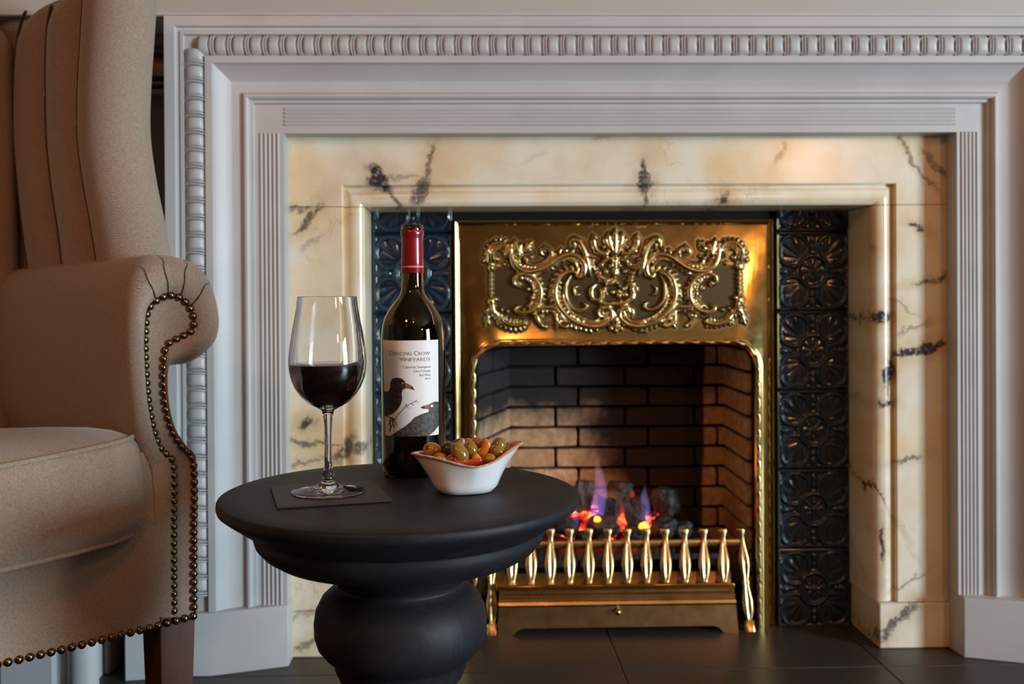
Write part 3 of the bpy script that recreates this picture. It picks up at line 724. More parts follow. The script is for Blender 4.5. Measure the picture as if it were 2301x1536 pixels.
# ------------------------------------------------------------------ firebox of bricks
fb = thing('firebox', 'sooty brick-lined firebox behind the brass opening', 'fireplace')
YBK = 2.22
kx0, kx1 = on_y(1140, 1000, YBK).x, on_y(1632, 1000, YBK).x
g0, g1 = ox0-0.004, ox1+0.004; zc = ozt+0.05
m = MB(); pts = [(g0-0.03, YB+0.03), (g0-0.001, YB+0.03), (kx0+0.002, YBK+0.016), (kx1-0.002, YBK+0.016), (g1+0.001, YB+0.03), (g1+0.03, YB+0.03)]
m.rings([[(x, y, 0.0) for x, y in pts], [(x, y, zc) for x, y in pts]], closed=False)
m.add([(x, y, zc) for x, y in pts[1:5]], [(0, 1, 2, 3)])
m.obj('mortar_back', 'soot', fb, smooth=0)
bh = 45.6*0.978/1000; zrow0 = on_y(1300, 1048, YBK).z       # seam between rows E and F
def brick_mesh(L, hh, dp, seed):
    rr_ = random.Random(seed); b = bmesh.new(); bmesh.ops.create_cube(b, size=1)
    bmesh.ops.subdivide_edges(b, edges=b.edges[:], cuts=1, use_grid_fill=True)
    for v in b.verts:
        v.co = Vector((v.co.x*L, v.co.y*dp, v.co.z*hh))
        if abs(v.co.x) > L*.4 and abs(v.co.z) > hh*.4: v.co.x *= 0.985; v.co.z *= 0.95
        v.co += Vector((rr_.uniform(-1, 1), rr_.uniform(-1, 1)*1.2, rr_.uniform(-1, 1)*0.8))*0.0011
    me = bpy.data.meshes.new('brick'); b.to_mesh(me); b.free(); me.materials.append(M['fire_brick']); return me
bl = 0.155*0.99
full = [brick_mesh(bl-0.006, bh-0.0055, 0.03, s) for s in range(4)]
for r_ in range(-5, 7):
    z0 = zrow0 + r_*bh; zcen = z0+bh/2
    if z0 < -0.02 or z0 > zc-0.02: continue
    xst = on_y(1247 if r_ % 2 == 0 else 1298, 1000, YBK).x
    if r_ % 2 == 0: offs = xst
    else: offs = xst
    k0 = -3
    for k in range(-3, 5):
        a_ = offs+k*bl; b_ = a_+bl; ca, cb = max(a_, kx0), min(b_, kx1)
        if cb-ca < 0.015: continue
        if cb-ca > bl-1e-4: link(full[(k+r_) % 4], 'brick', fb, 0.002, loc=((a_+b_)/2, YBK, zcen))
        else: link(brick_mesh(cb-ca-0.006, bh-0.0055, 0.03, k), 'brick', fb, 0.002, loc=((ca+cb)/2, YBK, zcen))
    for (pa, pb, sg) in (((g0, YB+0.034), (kx0, YBK), 1), ((g1, YB+0.034), (kx1, YBK), -1)):
        dv = Vector((pb[0]-pa[0], pb[1]-pa[1])); Ln = dv.length; an = math.atan2(dv.y, dv.x)
        cuts = (0.10, 0.10+bl) if r_ % 2 else (0.17, 0.17+bl)
        ed = [0.0]+[c_ for c_ in cuts if c_ < Ln-0.02]+[Ln]
        for e0, e1 in zip(ed, ed[1:]):
            mid = Vector(pa)+dv*((e0+e1)/2/Ln)
            link(brick_mesh(e1-e0-0.006, bh-0.0055, 0.02, int(e0*999)), 'brick', fb, 0.002, loc=(mid.x, mid.y, zcen), rot=(0, 0, an))
# iron basket
bk_ = thing('fire_basket', 'black iron basket holding the coals behind the brass grate', 'grate')
gb0, gb1 = ox0+0.03, ox1-0.03
m = MB().box(gb0+0.02, gb1-0.02, 1.985, 2.17, 0.128, 0.138)
m.obj('tray', 'iron', bk_)
for k in range(14):
    x = gb0+0.03+(gb1-gb0-0.06)*k/13; MB().box(x-0.004, x+0.004, 1.985, 1.993, 0.138, 0.160).obj('bar', 'iron', bk_)
for x in (gb0+0.03, gb1-0.038):
    for y in (1.99, 2.155): MB().box(x, x+0.01, y, y+0.01, 0.0, 0.128).obj('leg', 'iron', bk_)

# ------------------------------------------------------------------ coals, embers, flames
def lump(seed, sx, sy, sz, cub=0.5):
    b = bmesh.new(); bmesh.ops.create_icosphere(b, subdivisions=4, radius=1)
    for v in b.verts:
        p = v.co.copy(); mx = max(abs(p.x), abs(p.y), abs(p.z)); q = p.lerp(p/mx, cub)*0.85
        nz = mnoise.fractal(p*1.6+Vector((seed*7.1, 0, 0)), 1.0, 2.0, 4); q *= 1+0.20*nz
        v.co = Vector((q.x*sx, q.y*sy, q.z*sz))
    return b
coal_px = [(1311, 1115, 23, 40, 2.09, 12), (1374, 1135, 31, 33, 2.07, -8), (1395, 1100, 34, 22, 2.135, 5), (1426, 1150, 27, 34, 2.055, 10), (1497, 1127, 33, 36, 2.085, -6),
           (1352, 1183, 42, 22, 2.02, 4), (1272, 1182, 30, 24, 2.03, 14), (1491, 1184, 30, 26, 2.02, -10), (1236, 1172, 28, 26, 2.06, 6), (1425, 1196, 26, 16, 2.015, 0),
           (1530, 1190, 26, 20, 2.04, 20), (1200, 1195, 24, 22, 2.04, 0), (1568, 1200, 24, 16, 2.05, 0), (1318, 1205, 26, 14, 2.015, 0)]
places = ['tall squarish black coal standing at the left of the fire', 'square black coal in the middle of the fire, left of the red gap', 'dark coal at the very back of the fire against the bricks',
          'upright black coal just right of the red gap in the fire', 'large ridged grey-edged coal at the right of the fire', 'wide flat coal at the front middle, under the blue flame',
          'rounded coal at the front left of the fire, near the table edge', 'rough grey coal at the front right beside the brightest ember', 'dark coal at the far left of the fire, half behind the table',
          'small flat coal at the front, below the red gap', 'black coal right of the rough grey coal, behind the grate bars', 'leftmost coal, mostly hidden behind the table edge',
          'rightmost small coal behind the grate bars', 'low small coal at the front left behind the grate bars']
for i, (px, py, hw, hh, Y, rt) in enumerate(coal_px):
    k = Y/F; p = on_y(px, py, Y); b = lump(i, hw*k*1.1, hw*k*0.95, hh*k*1.08, 0.72 if i in (0, 1, 3) else 0.45)
    me = bpy.data.meshes.new('coal'); b.to_mesh(me); b.free(); me.materials.append(M['coal']); me.shade_smooth(); me.set_sharp_from_angle(angle=R(28))
    o = link(me, 'coal', loc=p, rot=(0.1*(i % 3), R(rt), i)); tag(o, places[i], 'coal', 'coals on the fire')
b = lump(40, 0.135, 0.055, 0.035, 0.2)
for v in b.verts: v.co.z += 0.010*mnoise.noise(v.co*60)
me = bpy.data.meshes.new('ember_bed'); b.to_mesh(me); b.free(); me.materials.append(M['ember']); me.shade_smooth()
pE = on_y(1362, 1185, 2.09); tag(link(me, 'ember_bed', loc=(pE.x, 2.085, 0.176)), 'glowing red bed of embers under the coals', 'embers')
for px, py, r_, Y, lb in ((1447, 1183, 14, 2.005, 'bright orange-yellow hot ember at the front right of the fire'), (1342, 1166, 9, 2.005, 'small yellow hot ember at the front left of the fire')):
    k = Y/F; p = on_y(px, py, Y); b = lump(px, r_*k, r_*k*.7, r_*k*.8, 0.3)
    me = bpy.data.meshes.new('hot_ember'); b.to_mesh(me); b.free(); me.materials.append(M['hot_ember']); me.shade_smooth(); tag(link(me, 'hot_ember', loc=p), lb, 'ember')
def flame(pts, w, Y, mat, label):
    P3 = [on_y(x, y, Y) for x, y in pts]; P3 = spline(P3, 8); L = len(P3); k = Y/F
    rad = [max(0.0004, w*k*(math.sin(math.pi*min(1, (i/(L-1))*0.9+0.12))**0.8)*(1-0.60*(i/(L-1)))) for i in range(L)]
    m = MB().tube(P3, rad, 12, up=(0, 1, 0)); o = m.obj('flame', mat); tag(o, label, 'flame', 'flames over the coals'); return o
flame([(1345, 1200), (1342, 1150), (1350, 1100), (1343, 1050), (1338, 1012)], 22, 2.045, 'blue_flame', 'tallest blue and orange flame, in the middle-left of the fire')
flame([(1295, 1215), (1292, 1160), (1290, 1115), (1294, 1080)], 9, 2.02, 'blue_flame', 'thin faint blue flame at the left end of the fire')
flame([(1452, 1185), (1450, 1140), (1448, 1110), (1450, 1085)], 15, 2.035, 'blue_flame', 'short blue flame on the right of the fire')
flame([(1395, 1190), (1398, 1160), (1396, 1130), (1397, 1108)], 9, 2.03, 'red_flame', 'narrow red flame in the gap between the middle coals')
flame([(1274, 1180), (1272, 1158), (1280, 1132)], 9, 2.04, 'red_flame', 'small red flame at the left beside the table edge')
flame([(1440, 1192), (1455, 1170), (1468, 1150)], 9, 2.02, 'red_flame', 'small red flame leaning right by the bright ember')
flame([(1312, 1190), (1318, 1170), (1328, 1152)], 8, 2.02, 'red_flame', 'small red flame leaning right at the front left')
flame([(1420, 1118), (1421, 1108), (1418, 1094)], 8, 2.10, 'red_flame', 'little red flame at the back above the coals')

# ------------------------------------------------------------------ brass grate front
gr = thing('fire_grate', 'brass fire grate front with shaped upright bars and ash cover', 'grate')
YGt, YGb = 1.975, 1.942
def lobe_ring(x, y, z, w, g=0.32):
    r = []
    for j in range(20):
        a_ = 2*math.pi*j/20; c_, s_ = math.cos(a_), math.sin(a_)
        dep = w*0.62*(1-g*math.exp(-((c_)/0.28)**2)) 
        r.append((x+w*c_, y-dep*s_ if s_ > 0 else y-dep*0.6*s_, z))
    return r
def bar(xt, zt, yt, xb_, zb_, yb_, wp, mat='worn_brass', name='upright'):
    rs = []
    for t_, w in wp:
        x = xt+(xb_-xt)*t_; y = yt+(yb_-yt)*t_; z = zt+(zb_-zt)*t_
        rs.append(lobe_ring(x, y, z, w, 0.5 if 0.15 < t_ < 0.93 else 0.0))
    return MB().rings(rs, cap=(True, True)).obj(name, mat, gr, smooth=50)
kk = 0.85/1000
wp = [(0, 10.5*kk), (0.03, 11.5*kk), (0.07, 10*kk), (0.15, 6.0*kk), (0.22, 5.6*kk), (0.30, 7.4*kk), (0.42, 11*kk), (0.54, 14*kk), (0.64, 14.4*kk), (0.76, 12.2*kk), (0.88, 8.2*kk), (0.94, 6*kk), (0.97, 8.5*kk), (1.0, 9*kk)]
tops = [1152+42.6*k for k in range(0, 13)]
for k in range(12):
    px = 1152+43.0*k; bpx = 1151+43.3*k
    a_ = on_y(px-1, 1187, YGt); b_ = on_y(bpx, 1316, YGb); bar(a_.x, a_.z, YGt, b_.x, b_.z, YGb, wp)
# end posts to the floor
for (xt, xb_) in ((1102, 1107), (1665, 1686)):
    a_ = on_y(xt, 1187, YGt); yb_ = 1.938; b_ = on_y(xb_, 1420, yb_)
    wp2 = [(0, 9.5*kk), (0.02, 11*kk), (0.06, 6.5*kk), (0.13, 6*kk), (0.28, 13.5*kk), (0.36, 14*kk), (0.50, 7*kk), (0.53, 8.5*kk), (0.56, 7*kk), (0.70, 13.5*kk), (0.80, 13*kk), (0.89, 7*kk), (0.90, 12*kk), (1.0, 14*kk)]
    bar(a_.x, a_.z, YGt, b_.x, 0.0, yb_, wp2, name='end_post')
# rails
r0, r1 = on_y(1102, 1222, 1.972).x, on_y(1664, 1222, 1.972).x; zr = on_y(1380, 1222, 1.972).z
MB().rings([[(x, 1.974+0.0045*math.cos(a_), zr+0.0085*math.sin(a_)) for a_ in [2*math.pi*j/12 for j in range(12)]] for x in (r0, r1)], cap=(True, True)).obj('rail', 'worn_brass', gr)
s0, s1 = on_y(1114, 1320, 1.93).x, on_y(1652, 1320, 1.93).x; zs = on_y(1380, 1326, 1.93).z
MB().box(s0, s1, 1.931, 1.975, zs, zs+0.0105).obj('shelf', 'polished_brass', gr, bevel=0.0015)
MB().box(s0, s1, 1.962, 1.966, zs+0.0105, zs+0.026).obj('shelf_upstand', 'worn_brass', gr)
# ash cover: moulded front with a cut-out foot
YA = 1.928; ax0, ax1 = on_y(1122, 1340, YA).x, on_y(1652, 1340, YA).x; bx0_, bx1_ = on_y(1118, 1425, YA).x, on_y(1660, 1425, YA).x
za1 = zs; zm = on_y(1380, 1358, YA).z; zcut = on_y(1380, 1409, YA).z
pr = [(za1, 0.010), (za1-0.006, 0.010), (za1-0.0075, 0.006), (za1-0.010, 0.003), (za1-0.014, 0.003), (za1-0.016, 0.006), (za1-0.018, 0.0065), (za1-0.0205, 0.001), (za1-0.0255, -0.0015), (za1-0.0285, 0.0005), (za1-0.031, 0.0035)]
zl = pr[-1][0]
def lx(z, side): t_ = (za1-z)/za1; return (ax0+(bx0_-ax0)*t_) if side == 0 else (ax1+(bx1_-ax1)*t_)
m = MB(); m.rings([[(lx(z, 0), YA+y, z) for z, y in pr], [(lx(z, 1), YA+y, z) for z, y in pr]], closed=False)
cx0, cx1 = on_y(1158, 1420, YA).x, on_y(1622, 1420, YA).x
low = [(lx(zl, 0), zl), (lx(zl, 1), zl), (bx1_, 0.0), (cx1+0.008, 0.0), (cx1+0.003, zcut-0.012), (cx1-0.004, zcut-0.004), (cx1-0.014, zcut), (cx0+0.014, zcut), (cx0+0.004, zcut-0.004), (cx0-0.003, zcut-0.012), (cx0-0.008, 0.0), (bx0_, 0.0)]
fr = [(x, YA+0.0035-0.003*(zl-z)/zl, z) for x, z in low]; bk2 = [(x, y+0.004, z) for x, y, z in fr]; nL = len(low)
m.add(fr+bk2, [tuple(range(nL)), tuple(range(nL, 2*nL))[::-1]]+[(i, (i+1) % nL, nL+(i+1) % nL, nL+i) for i in range(nL)])
m.obj('ash_cover', 'worn_brass', gr, smooth=30)
for xx in (ax0+0.001, ax1-0.005): MB().box(xx, xx+0.004, YA+0.008, 1.96, 0.0, zs-0.001).obj('ash_cover_side', 'worn_brass', gr)
pk = on_y(1388, 1374, YA-0.006)
kp = [(0.0001, -0.0105), (0.0035, -0.010), (0.0058, -0.0075), (0.0062, -0.005), (0.0048, -0.002), (0.0028, 0.0), (0.0028, 0.003), (0.006, 0.0035), (0.0065, 0.0095)]
MB().rings([[(pk.x+r_*math.cos(2*math.pi*j/16), YA-0.003+y, pk.z+r_*math.sin(2*math.pi*j/16)) for j in range(16)] for r_, y in kp]).obj('knob', 'polished_brass', gr, smooth=60)

# ------------------------------------------------------------------ pedestal table
ZTAB = 0.443
tc = on_z(899, 1104, ZTAB); TX, TY = tc.x, tc.y
tab = thing('side_table', 'round black-stained turned wooden side table with bulbous pedestal, in front of the fire', 'table', (TX, TY, 0))
top = [(0.0001, ZTAB), (0.06, ZTAB), (0.12, ZTAB), (0.165, ZTAB), (0.1875, ZTAB-0.0002), (0.1900, ZTAB-0.0012), (0.1912, ZTAB-0.0035), (0.1914, ZTAB-0.0075), (0.1902, ZTAB-0.0110), (0.183, ZTAB-0.0165), (0.168, ZTAB-0.0270), (0.158, ZTAB-0.0335), (0.154, ZTAB-0.0355),
       (0.1535, ZTAB-0.0375), (0.1545, ZTAB-0.041), (0.152, ZTAB-0.049), (0.145, ZTAB-0.057), (0.134, ZTAB-0.064), (0.122, ZTAB-0.068), (0.110, ZTAB-0.0705), (0.099, ZTAB-0.073), (0.06, ZTAB-0.078), (0.0001, ZTAB-0.078)]
MB().lathe(top, 128).obj('table_top', 'black_wood', tab, smooth=45)
ped = [(0.0001, ZTAB-0.0735), (0.094, ZTAB-0.0735), (0.086, ZTAB-0.078), (0.075, ZTAB-0.087), (0.0685, ZTAB-0.093), (0.067, ZTAB-0.0965), (0.0675, ZTAB-0.0985), (0.074, ZTAB-0.102), (0.084, ZTAB-0.111), (0.0905, ZTAB-0.124), (0.0925, ZTAB-0.137), (0.092, ZTAB-0.150),
       (0.0885, ZTAB-0.161), (0.081, ZTAB-0.170), (0.074, ZTAB-0.175), (0.0715, ZTAB-0.1775), (0.0705, ZTAB-0.186), (0.066, ZTAB-0.196), (0.059, ZTAB-0.204), (0.054, ZTAB-0.212), (0.052, ZTAB-0.225), (0.053, 0.185), (0.060, 0.165), (0.072, 0.150), (0.082, 0.130), (0.084, 0.110),
       (0.078, 0.090), (0.072, 0.078), (0.075, 0.072), (0.095, 0.060), (0.118, 0.045), (0.132, 0.032), (0.138, 0.020), (0.138, 0.004), (0.134, 0.0), (0.0001, 0.0)]
MB().lathe(ped, 96).obj('pedestal', 'black_wood', tab, smooth=50)
# leather coaster
def flat_quad(pxs, z, t_, nm, mat, bevel=0.0008):
    q = [on_z(x, y, z+t_) for x, y in pxs]
    return MB().rings([[(p.x, p.y, z) for p in q], [(p.x, p.y, z+t_) for p in q]], cap=(True, True)).obj(nm, mat, smooth=0, bevel=bevel)
ZC = ZTAB+0.0030
q0, q1, q3 = on_z(622, 1137, ZC), on_z(880, 1121, ZC), on_z(600, 1091, ZC)
e1 = (q1-q0); e2 = (q3-q0); e2 = Vector((-e1.y, e1.x, 0)).normalized()*e1.length*0.98
cq = [q0, q1, q1+e2, q0+e2]
co = MB().rings([[(p.x, p.y, ZTAB+0.0002) for p in cq], [(p.x, p.y, ZC) for p in cq]], cap=(True, True)).obj('coaster', 'leather', smooth=0, bevel=0.0008)
tag(co, 'square dark brown coaster on the black table, under the wine glass', 'coaster')

# ------------------------------------------------------------------ wine glass
gc = on_z(738, 1105, ZC); GXc, GYc = gc.x, gc.y
gD = (Vector((GXc, GYc, ZC))-CAMP).dot(CM @ Vector((0, 0, -1))); kg = gD/F
def gz(py): return on_plane(738, py, (GXc, GYc, 0), Vector((0, 1, 0))).z
wg = thing('wine_glass', 'stemmed clear wine glass half filled with red wine, on the dark coaster', 'glass', (GXc, GYc, ZC+0.0002))
z_ = lambda py: gz(py)-ZC
outer = [(0.0001, 0.0), (0.030, 0.0), (0.0385, 0.0002), (0.0392, 0.0010), (0.0385, 0.0017), (0.030, 0.0028), (0.020, 0.0045), (0.012, 0.0075), (0.0075, 0.0115), (0.0055, 0.0165), (0.0064, 0.0195), (0.0060, 0.0215), (0.0044, 0.0245),
         (0.0038, z_(1040)), (0.0036, z_(1000)), (0.0041, z_(960)), (0.0052, z_(935)), (0.0066, z_(922)), (0.0110, z_(915))]
bowl_o = [(66, 667), (66.1, 668.5), (66.4, 671), (68.5, 690), (73, 715), (78, 740), (82, 765), (85.5, 790), (87, 812), (86, 830), (82, 850), (74, 870), (62, 888), (48, 902), (34, 911), (22, 917)]
bo = [(r_*kg, z_(y)) for r_, y in bowl_o][::-1]
full_o = outer[:-1]+bo
inner = [(max(r_-0.0009, 0.0001), z) for r_, z in bo[1:]]
inn = [(0.0001, z_(911))] + [(0.008, z_(910.5))] + [(r_, z+0.0008) for r_, z in inner[0:-1]] + [(bo[-1][0]-0.0008, bo[-1][1])]
MB().lathe(full_o, 72).add([], []).rings([[(r_*math.cos(2*math.pi*j/72), r_*math.sin(2*math.pi*j/72), z) for j in range(72)] for r_, z in ([bo[-1]]+[(bo[-1][0]-0.0004, bo[-1][1]+0.0004)]+inn[::-1])])\
    .obj('glass_body', 'clear_glass', wg, smooth=60)
zl_ = z_(817)
wi = [p for p in inn if p[1] < zl_-0.001]
def rad_at(z):
    for a_, b_ in zip(inn, inn[1:]):
        if a_[1] <= z <= b_[1]: return a_[0]+(b_[0]-a_[0])*(z-a_[1])/(b_[1]-a_[1])
    return inn[-1][0]
wprof = [(max(r_-0.0002, 0.0001), z+0.0003) for r_, z in wi] + [(rad_at(zl_)-0.0002, zl_-0.0004), (rad_at(zl_)-0.0012, zl_), (0.0001, zl_)]
wo = MB().lathe(wprof, 72).obj('red_wine', 'red_wine', smooth=60, loc=(GXc, GYc, ZC+0.0002))
tag(wo, 'dark red wine filling the lower half of the wine glass', 'wine')

# ------------------------------------------------------------------ wine bottle
bc = on_z(930, 1064, ZTAB); BX, BY = bc.x, bc.y
bD = (Vector((BX, BY, 0.6))-CAMP).dot(CM @ Vector((0, 0, -1))); kb = bD/F
def bz(py): return on_plane(930, py, (BX, BY, 0), Vector((0, 1, 0))).z-ZTAB
bt = thing('wine_bottle', 'open dark wine bottle with red neck capsule and white crow label, behind the wine glass', 'bottle', (BX, BY, ZTAB))
RB = 71.0*kb
bp = [(0.0001, 0.012), (0.018, 0.008), (0.026, 0.0015), (0.031, 0.0), (RB-0.0035, 0.001), (RB-0.001, 0.0035), (RB-0.0002, 0.008), (RB, 0.014), (RB, bz(900)), (RB+0.0003, bz(760)), (70*kb, bz(742)), (68*kb, bz(728)), (63*kb, bz(712)), (55*kb, bz(697)), (45*kb, bz(683)),
      (35*kb, bz(671)), (28.5*kb, bz(660)), (25.5*kb, bz(648)), (24.6*kb, bz(630)), (24*kb, bz(600)), (23.3*kb, bz(545)), (23.2*kb, bz(528)), (25.2*kb, bz(526)), (25.4*kb, bz(514)), (24.0*kb, bz(506)), (22*kb, bz(505)), (18*kb, bz(507))]
ib = [(max(r_-0.0022, 0.0001), z) for r_, z in bp[8:-3]]
ib = [(0.0001, 0.016), (0.024, 0.009), (RB-0.005, 0.006)] + ib
MB().lathe(bp+[(18*kb, bz(515))]+ib[::-1], 80).obj('bottle_body', 'bottle_glass', bt, smooth=60)
zw = bz(728)
wpb = [(max(r_-0.0003, 0.0001), z+0.0002) for r_, z in ib if z < zw]; wpb += [(65.5*kb-0.0026, zw), (0.0001, zw)]
tag(MB().lathe(wpb, 64).obj('bottled_wine', 'bottled_wine', smooth=60, loc=(BX, BY, ZTAB)), 'dark red wine inside the bottle, up to its shoulder', 'wine')
cap_ = [(24.8*kb, bz(613)), (25.3*kb, bz(612)), (24.9*kb, bz(580)), (24.2*kb, bz(540)), (24.2*kb, bz(532)), (26.2*kb, bz(528)), (26.3*kb, bz(520)), (25.5*kb, bz(517.5)), (25.2*kb, bz(520))]
m = MB(); rs = []
for i, (r_, z) in enumerate(cap_):
    rs.append([(r_*math.cos(2*math.pi*j/64), r_*math.sin(2*math.pi*j/64), z+(0.0009*math.sin(j*0.9)+0.0006*math.sin(j*2.3) if i >= 7 else 0)) for j in range(64)])
m.rings(rs).obj('capsule', 'capsule_red', bt, smooth=60, label='torn dark red foil capsule')
MB().lathe([(25.0*kb, bz(602)), (25.5*kb, bz(601)), (25.5*kb, bz(598)), (25.0*kb, bz(597))], 64).obj('capsule_band', 'capsule_band', bt)
# label wrapped on the bottle: drawn in zoom coords (5.9056 per photo px, origin 840,740)
lab = bpy.data.objects.new('label', None)
vdir = (Vector((BX, BY))-Vector((0, 0))).normalized()       # viewing direction in plan
aback = math.atan2(-vdir.y, -vdir.x)
def lmap(x, y, off):
    px = 840+x/5.9056; py = 740+y/5.9056
    s = max(-0.995, min(0.995, (px-929.5)/71.0)); th = math.asin(s)
    z = bz(py) - 0.0
    return (math.cos(aback+th)*(RB+off), math.sin(aback+th)*(RB+off), z)
def wrap(poly, off, name, mat, parent, holes=None, label=None):
    b = bmesh.new(); vs = [b.verts.new((x, y, 0)) for x, y in poly]; b.faces.new(vs).normal_update()
    xs_ = [p[0] for p in poly]; x = min(xs_)+12
    while x < max(xs_)-1:
        bmesh.ops.bisect_plane(b, geom=b.verts[:]+b.edges[:]+b.faces[:], plane_co=(x, 0, 0), plane_no=(1, 0, 0)); x += 22
    bmesh.ops.triangulate(b, faces=b.faces[:])
    for v in b.verts: v.co = lmap(v.co.x, v.co.y, off)
    me = bpy.data.meshes.new(name); b.to_mesh(me); b.free(); me.materials.append(M[mat])
    for p in me.polygons:
        pass
    bm2 = bmesh.new(); bm2.from_mesh(me)
    for f in bm2.faces:
        c_ = f.calc_center_median(); 
        if f.normal.dot(Vector((c_.x, c_.y, 0))) < 0: f.normal_flip()
    bm2.to_mesh(me); bm2.free()
    return link(me, name, parent, label=label)
lb = wrap([(138, 128), (852, 124), (852, 1358), (166, 1362)], 0.00035, 'paper_label', 'paper', bt, label='white paper label with two crows')
wrap([(144, 795), (210, 790), (233, 740), (235, 680), (258, 622), (320, 603), (382, 615), (422, 648), (430, 700), (428, 740), (395, 760), (380, 800), (387, 870), (372, 940), (332, 1010), (282, 1055), (230, 1092), (158, 1120)], 0.00060, 'crow_print', 'crow_brown', lb)
wrap([(424, 668), (470, 684), (518, 716), (545, 765), (495, 748), (430, 740)], 0.00062, 'beak_print', 'beak_orange', lb)
wrap([(500, 704), (518, 716), (545, 765), (505, 748)], 0.00070, 'beak_tip_print', 'ink_black', lb)
wrap([(851, 932), (800, 925), (755, 940), (722, 958), (725, 1050), (640, 1072), (545, 1112), (490, 1175), (400, 1245), (300, 1312), (236, 1361), (722, 1359), (790, 1312), (851, 1242)], 0.00060, 'crow_print', 'crow_grey', lb)
wrap([(724, 955), (680, 962), (625, 985), (650, 1004), (724, 1018)], 0.00062, 'beak_print', 'beak_orange', lb)
wrap([(660, 968), (618, 988), (650, 1006), (690, 1006), (672, 990)], 0.00070, 'beak_tip_print', 'ink_black', lb)
def disc(cx_, cy_, r_): return [(cx_+r_*math.cos(a_), cy_+r_*math.sin(a_)) for a_ in [2*math.pi*j/10 for j in range(10)]]
wrap(disc(395, 674, 15), 0.00075, 'eye_print', 'ink_grey', lb); wrap(disc(762, 978, 17), 0.00075, 'eye_print', 'paper', lb)
def pen(pts, w, mat='ink_black', nm='twig_print', off=0.0007):
    for (a_, b_) in zip(pts, pts[1:]):
        d = Vector((b_[0]-a_[0], b_[1]-a_[1])).normalized()*w; q = (-d.y, d.x)
        yield [(a_[0]+q[0], a_[1]+q[1]), (b_[0]+q[0]*.8, b_[1]+q[1]*.8), (b_[0]-q[0]*.8, b_[1]-q[1]*.8), (a_[0]-q[0], a_[1]-q[1])]
def inkset(strokes, nm, mat, off):
    mb = MB()
    for pts, w in strokes:
        for q in pen(pts, w): mb.add([lmap(x, y, off) for x, y in q], [(0, 1, 2, 3)])
    return mb.obj(nm, mat, lb, smooth=0)
inkset([([(285, 1150), (340, 1080), (440, 965)], 6), ([(440, 965), (510, 930), (580, 890)], 5), ([(470, 948), (445, 990), (500, 990)], 3), ([(500, 935), (540, 960)], 4), ([(530, 915), (600, 915)], 4), ([(440, 965), (438, 935)], 5)], 'twig_print', 'ink_grey', 0.00072)
inkset([([(180, 1110), (240, 1130), (305, 1140)], 7), ([(235, 1130), (225, 1180), (240, 1240), (225, 1310)], 6), ([(245, 1130), (270, 1190), (290, 1250)], 6), ([(260, 1130), (300, 1180), (318, 1225)], 5), ([(240, 1160), (215, 1220)], 5), ([(270, 1140), (265, 1220), (235, 1250)], 4)], 'claw_print', 'ink_black', 0.00076)
def text(body, x0, x1, ybase, hcap, small, nm):
    cu = bpy.data.curves.new('t', 'FONT'); cu.body = body; cu.resolution_u = 2; cu.small_caps_scale = 0.78
    if small:
        for f_ in cu.body_format: f_.use_small_caps = True
    ob = bpy.data.objects.new('t', cu); COL.objects.link(ob); bpy.context.view_layer.update()
    dg = bpy.context.evaluated_depsgraph_get(); me = bpy.data.meshes.new_from_object(ob.evaluated_get(dg)); bpy.data.objects.remove(ob)
    xs_ = [v.co.x for v in me.vertices]; mn, mx = min(xs_), max(xs_); ys_ = max(v.co.y for v in me.vertices)
    for v in me.vertices:
        v.co = lmap(x0+(v.co.x-mn)/(mx-mn)*(x1-x0), ybase-v.co.y/ys_*hcap, 0.0007)
    me.materials.clear(); me.materials.append(M['ink_grey']); me.name = nm; return link(me, nm, lb)
text('Dancing Crow', 226, 742, 316, 56, True, 'title_lettering'); text('Vineyards', 358, 745, 392, 56, True, 'title_lettering')
text('Cabernet Sauvignon', 405, 750, 482, 32, False, 'small_lettering'); text('Lake County', 540, 750, 534, 32, False, 'small_lettering')
text('Red Wine', 608, 750, 586, 30, False, 'small_lettering'); text('2012', 680, 750, 632, 24, False, 'small_lettering')

# ------------------------------------------------------------------ bowl of olives
oc = on_z(1046, 1104, ZTAB); OX, OY = oc.x, oc.y
kO = (OY)/F
bw = thing('olive_bowl', 'small white pointed-rim porcelain bowl with brown speckled rim, holding the olives', 'bowl', (OX, OY, ZTAB))
def bowl_ring(t_, ins_=0.0):
    """t_ 0 base .. 1 rim"""
    n_ = 72; r = []
    for j in range(n_):
        a_ = 2*math.pi*j/n_; c_, s_ = math.cos(a_), math.sin(a_)
        pw = 1.36; rh = 1/((abs(c_)/0.060)**pw+(abs(s_)/0.041)**pw)**(1/pw)          # pointed diamond rim
        rb = 1/((abs(c_)/0.0325)**2.4+(abs(s_)/0.0265)**2.4)**(1/2.4)
        w = t_**1.3
        rr0 = rb+(rh-rb)*w-ins_
        zr_ = 0.0325+0.0100*abs(c_)**1.6 + (0.0065 if c_ > 0 else 0.0)*abs(c_)**4
        cx_ = 0.003*t_
        r.append((rr0*c_+cx_, rr0*s_, zr_*(t_ if t_ > 0 else 0)+0.0005))
    return r
ro = R(13)
outer_t = [0.0, 0.02, 0.07, 0.15, 0.28, 0.42, 0.56, 0.70, 0.82, 0.90, 0.955]
rs = []
for t_ in outer_t:
    e = max(0, 0.006*(1-t_/0.15)) if t_ < 0.15 else 0.0
    rs.append(bowl_ring(t_, e*0.8+ (0.002 if t_ == 0 else 0)))
MB().rings(rs, cap=(True, False)).obj('bowl_body', 'porcelain', bw, smooth=60).rotation_euler = (0, 0, ro)
rs = [bowl_ring(0.955), bowl_ring(0.965, -0.0016), bowl_ring(0.99, -0.0024), bowl_ring(1.02, -0.0020), bowl_ring(1.035, -0.0002), bowl_ring(1.025, 0.0016), bowl_ring(0.99, 0.0024)]
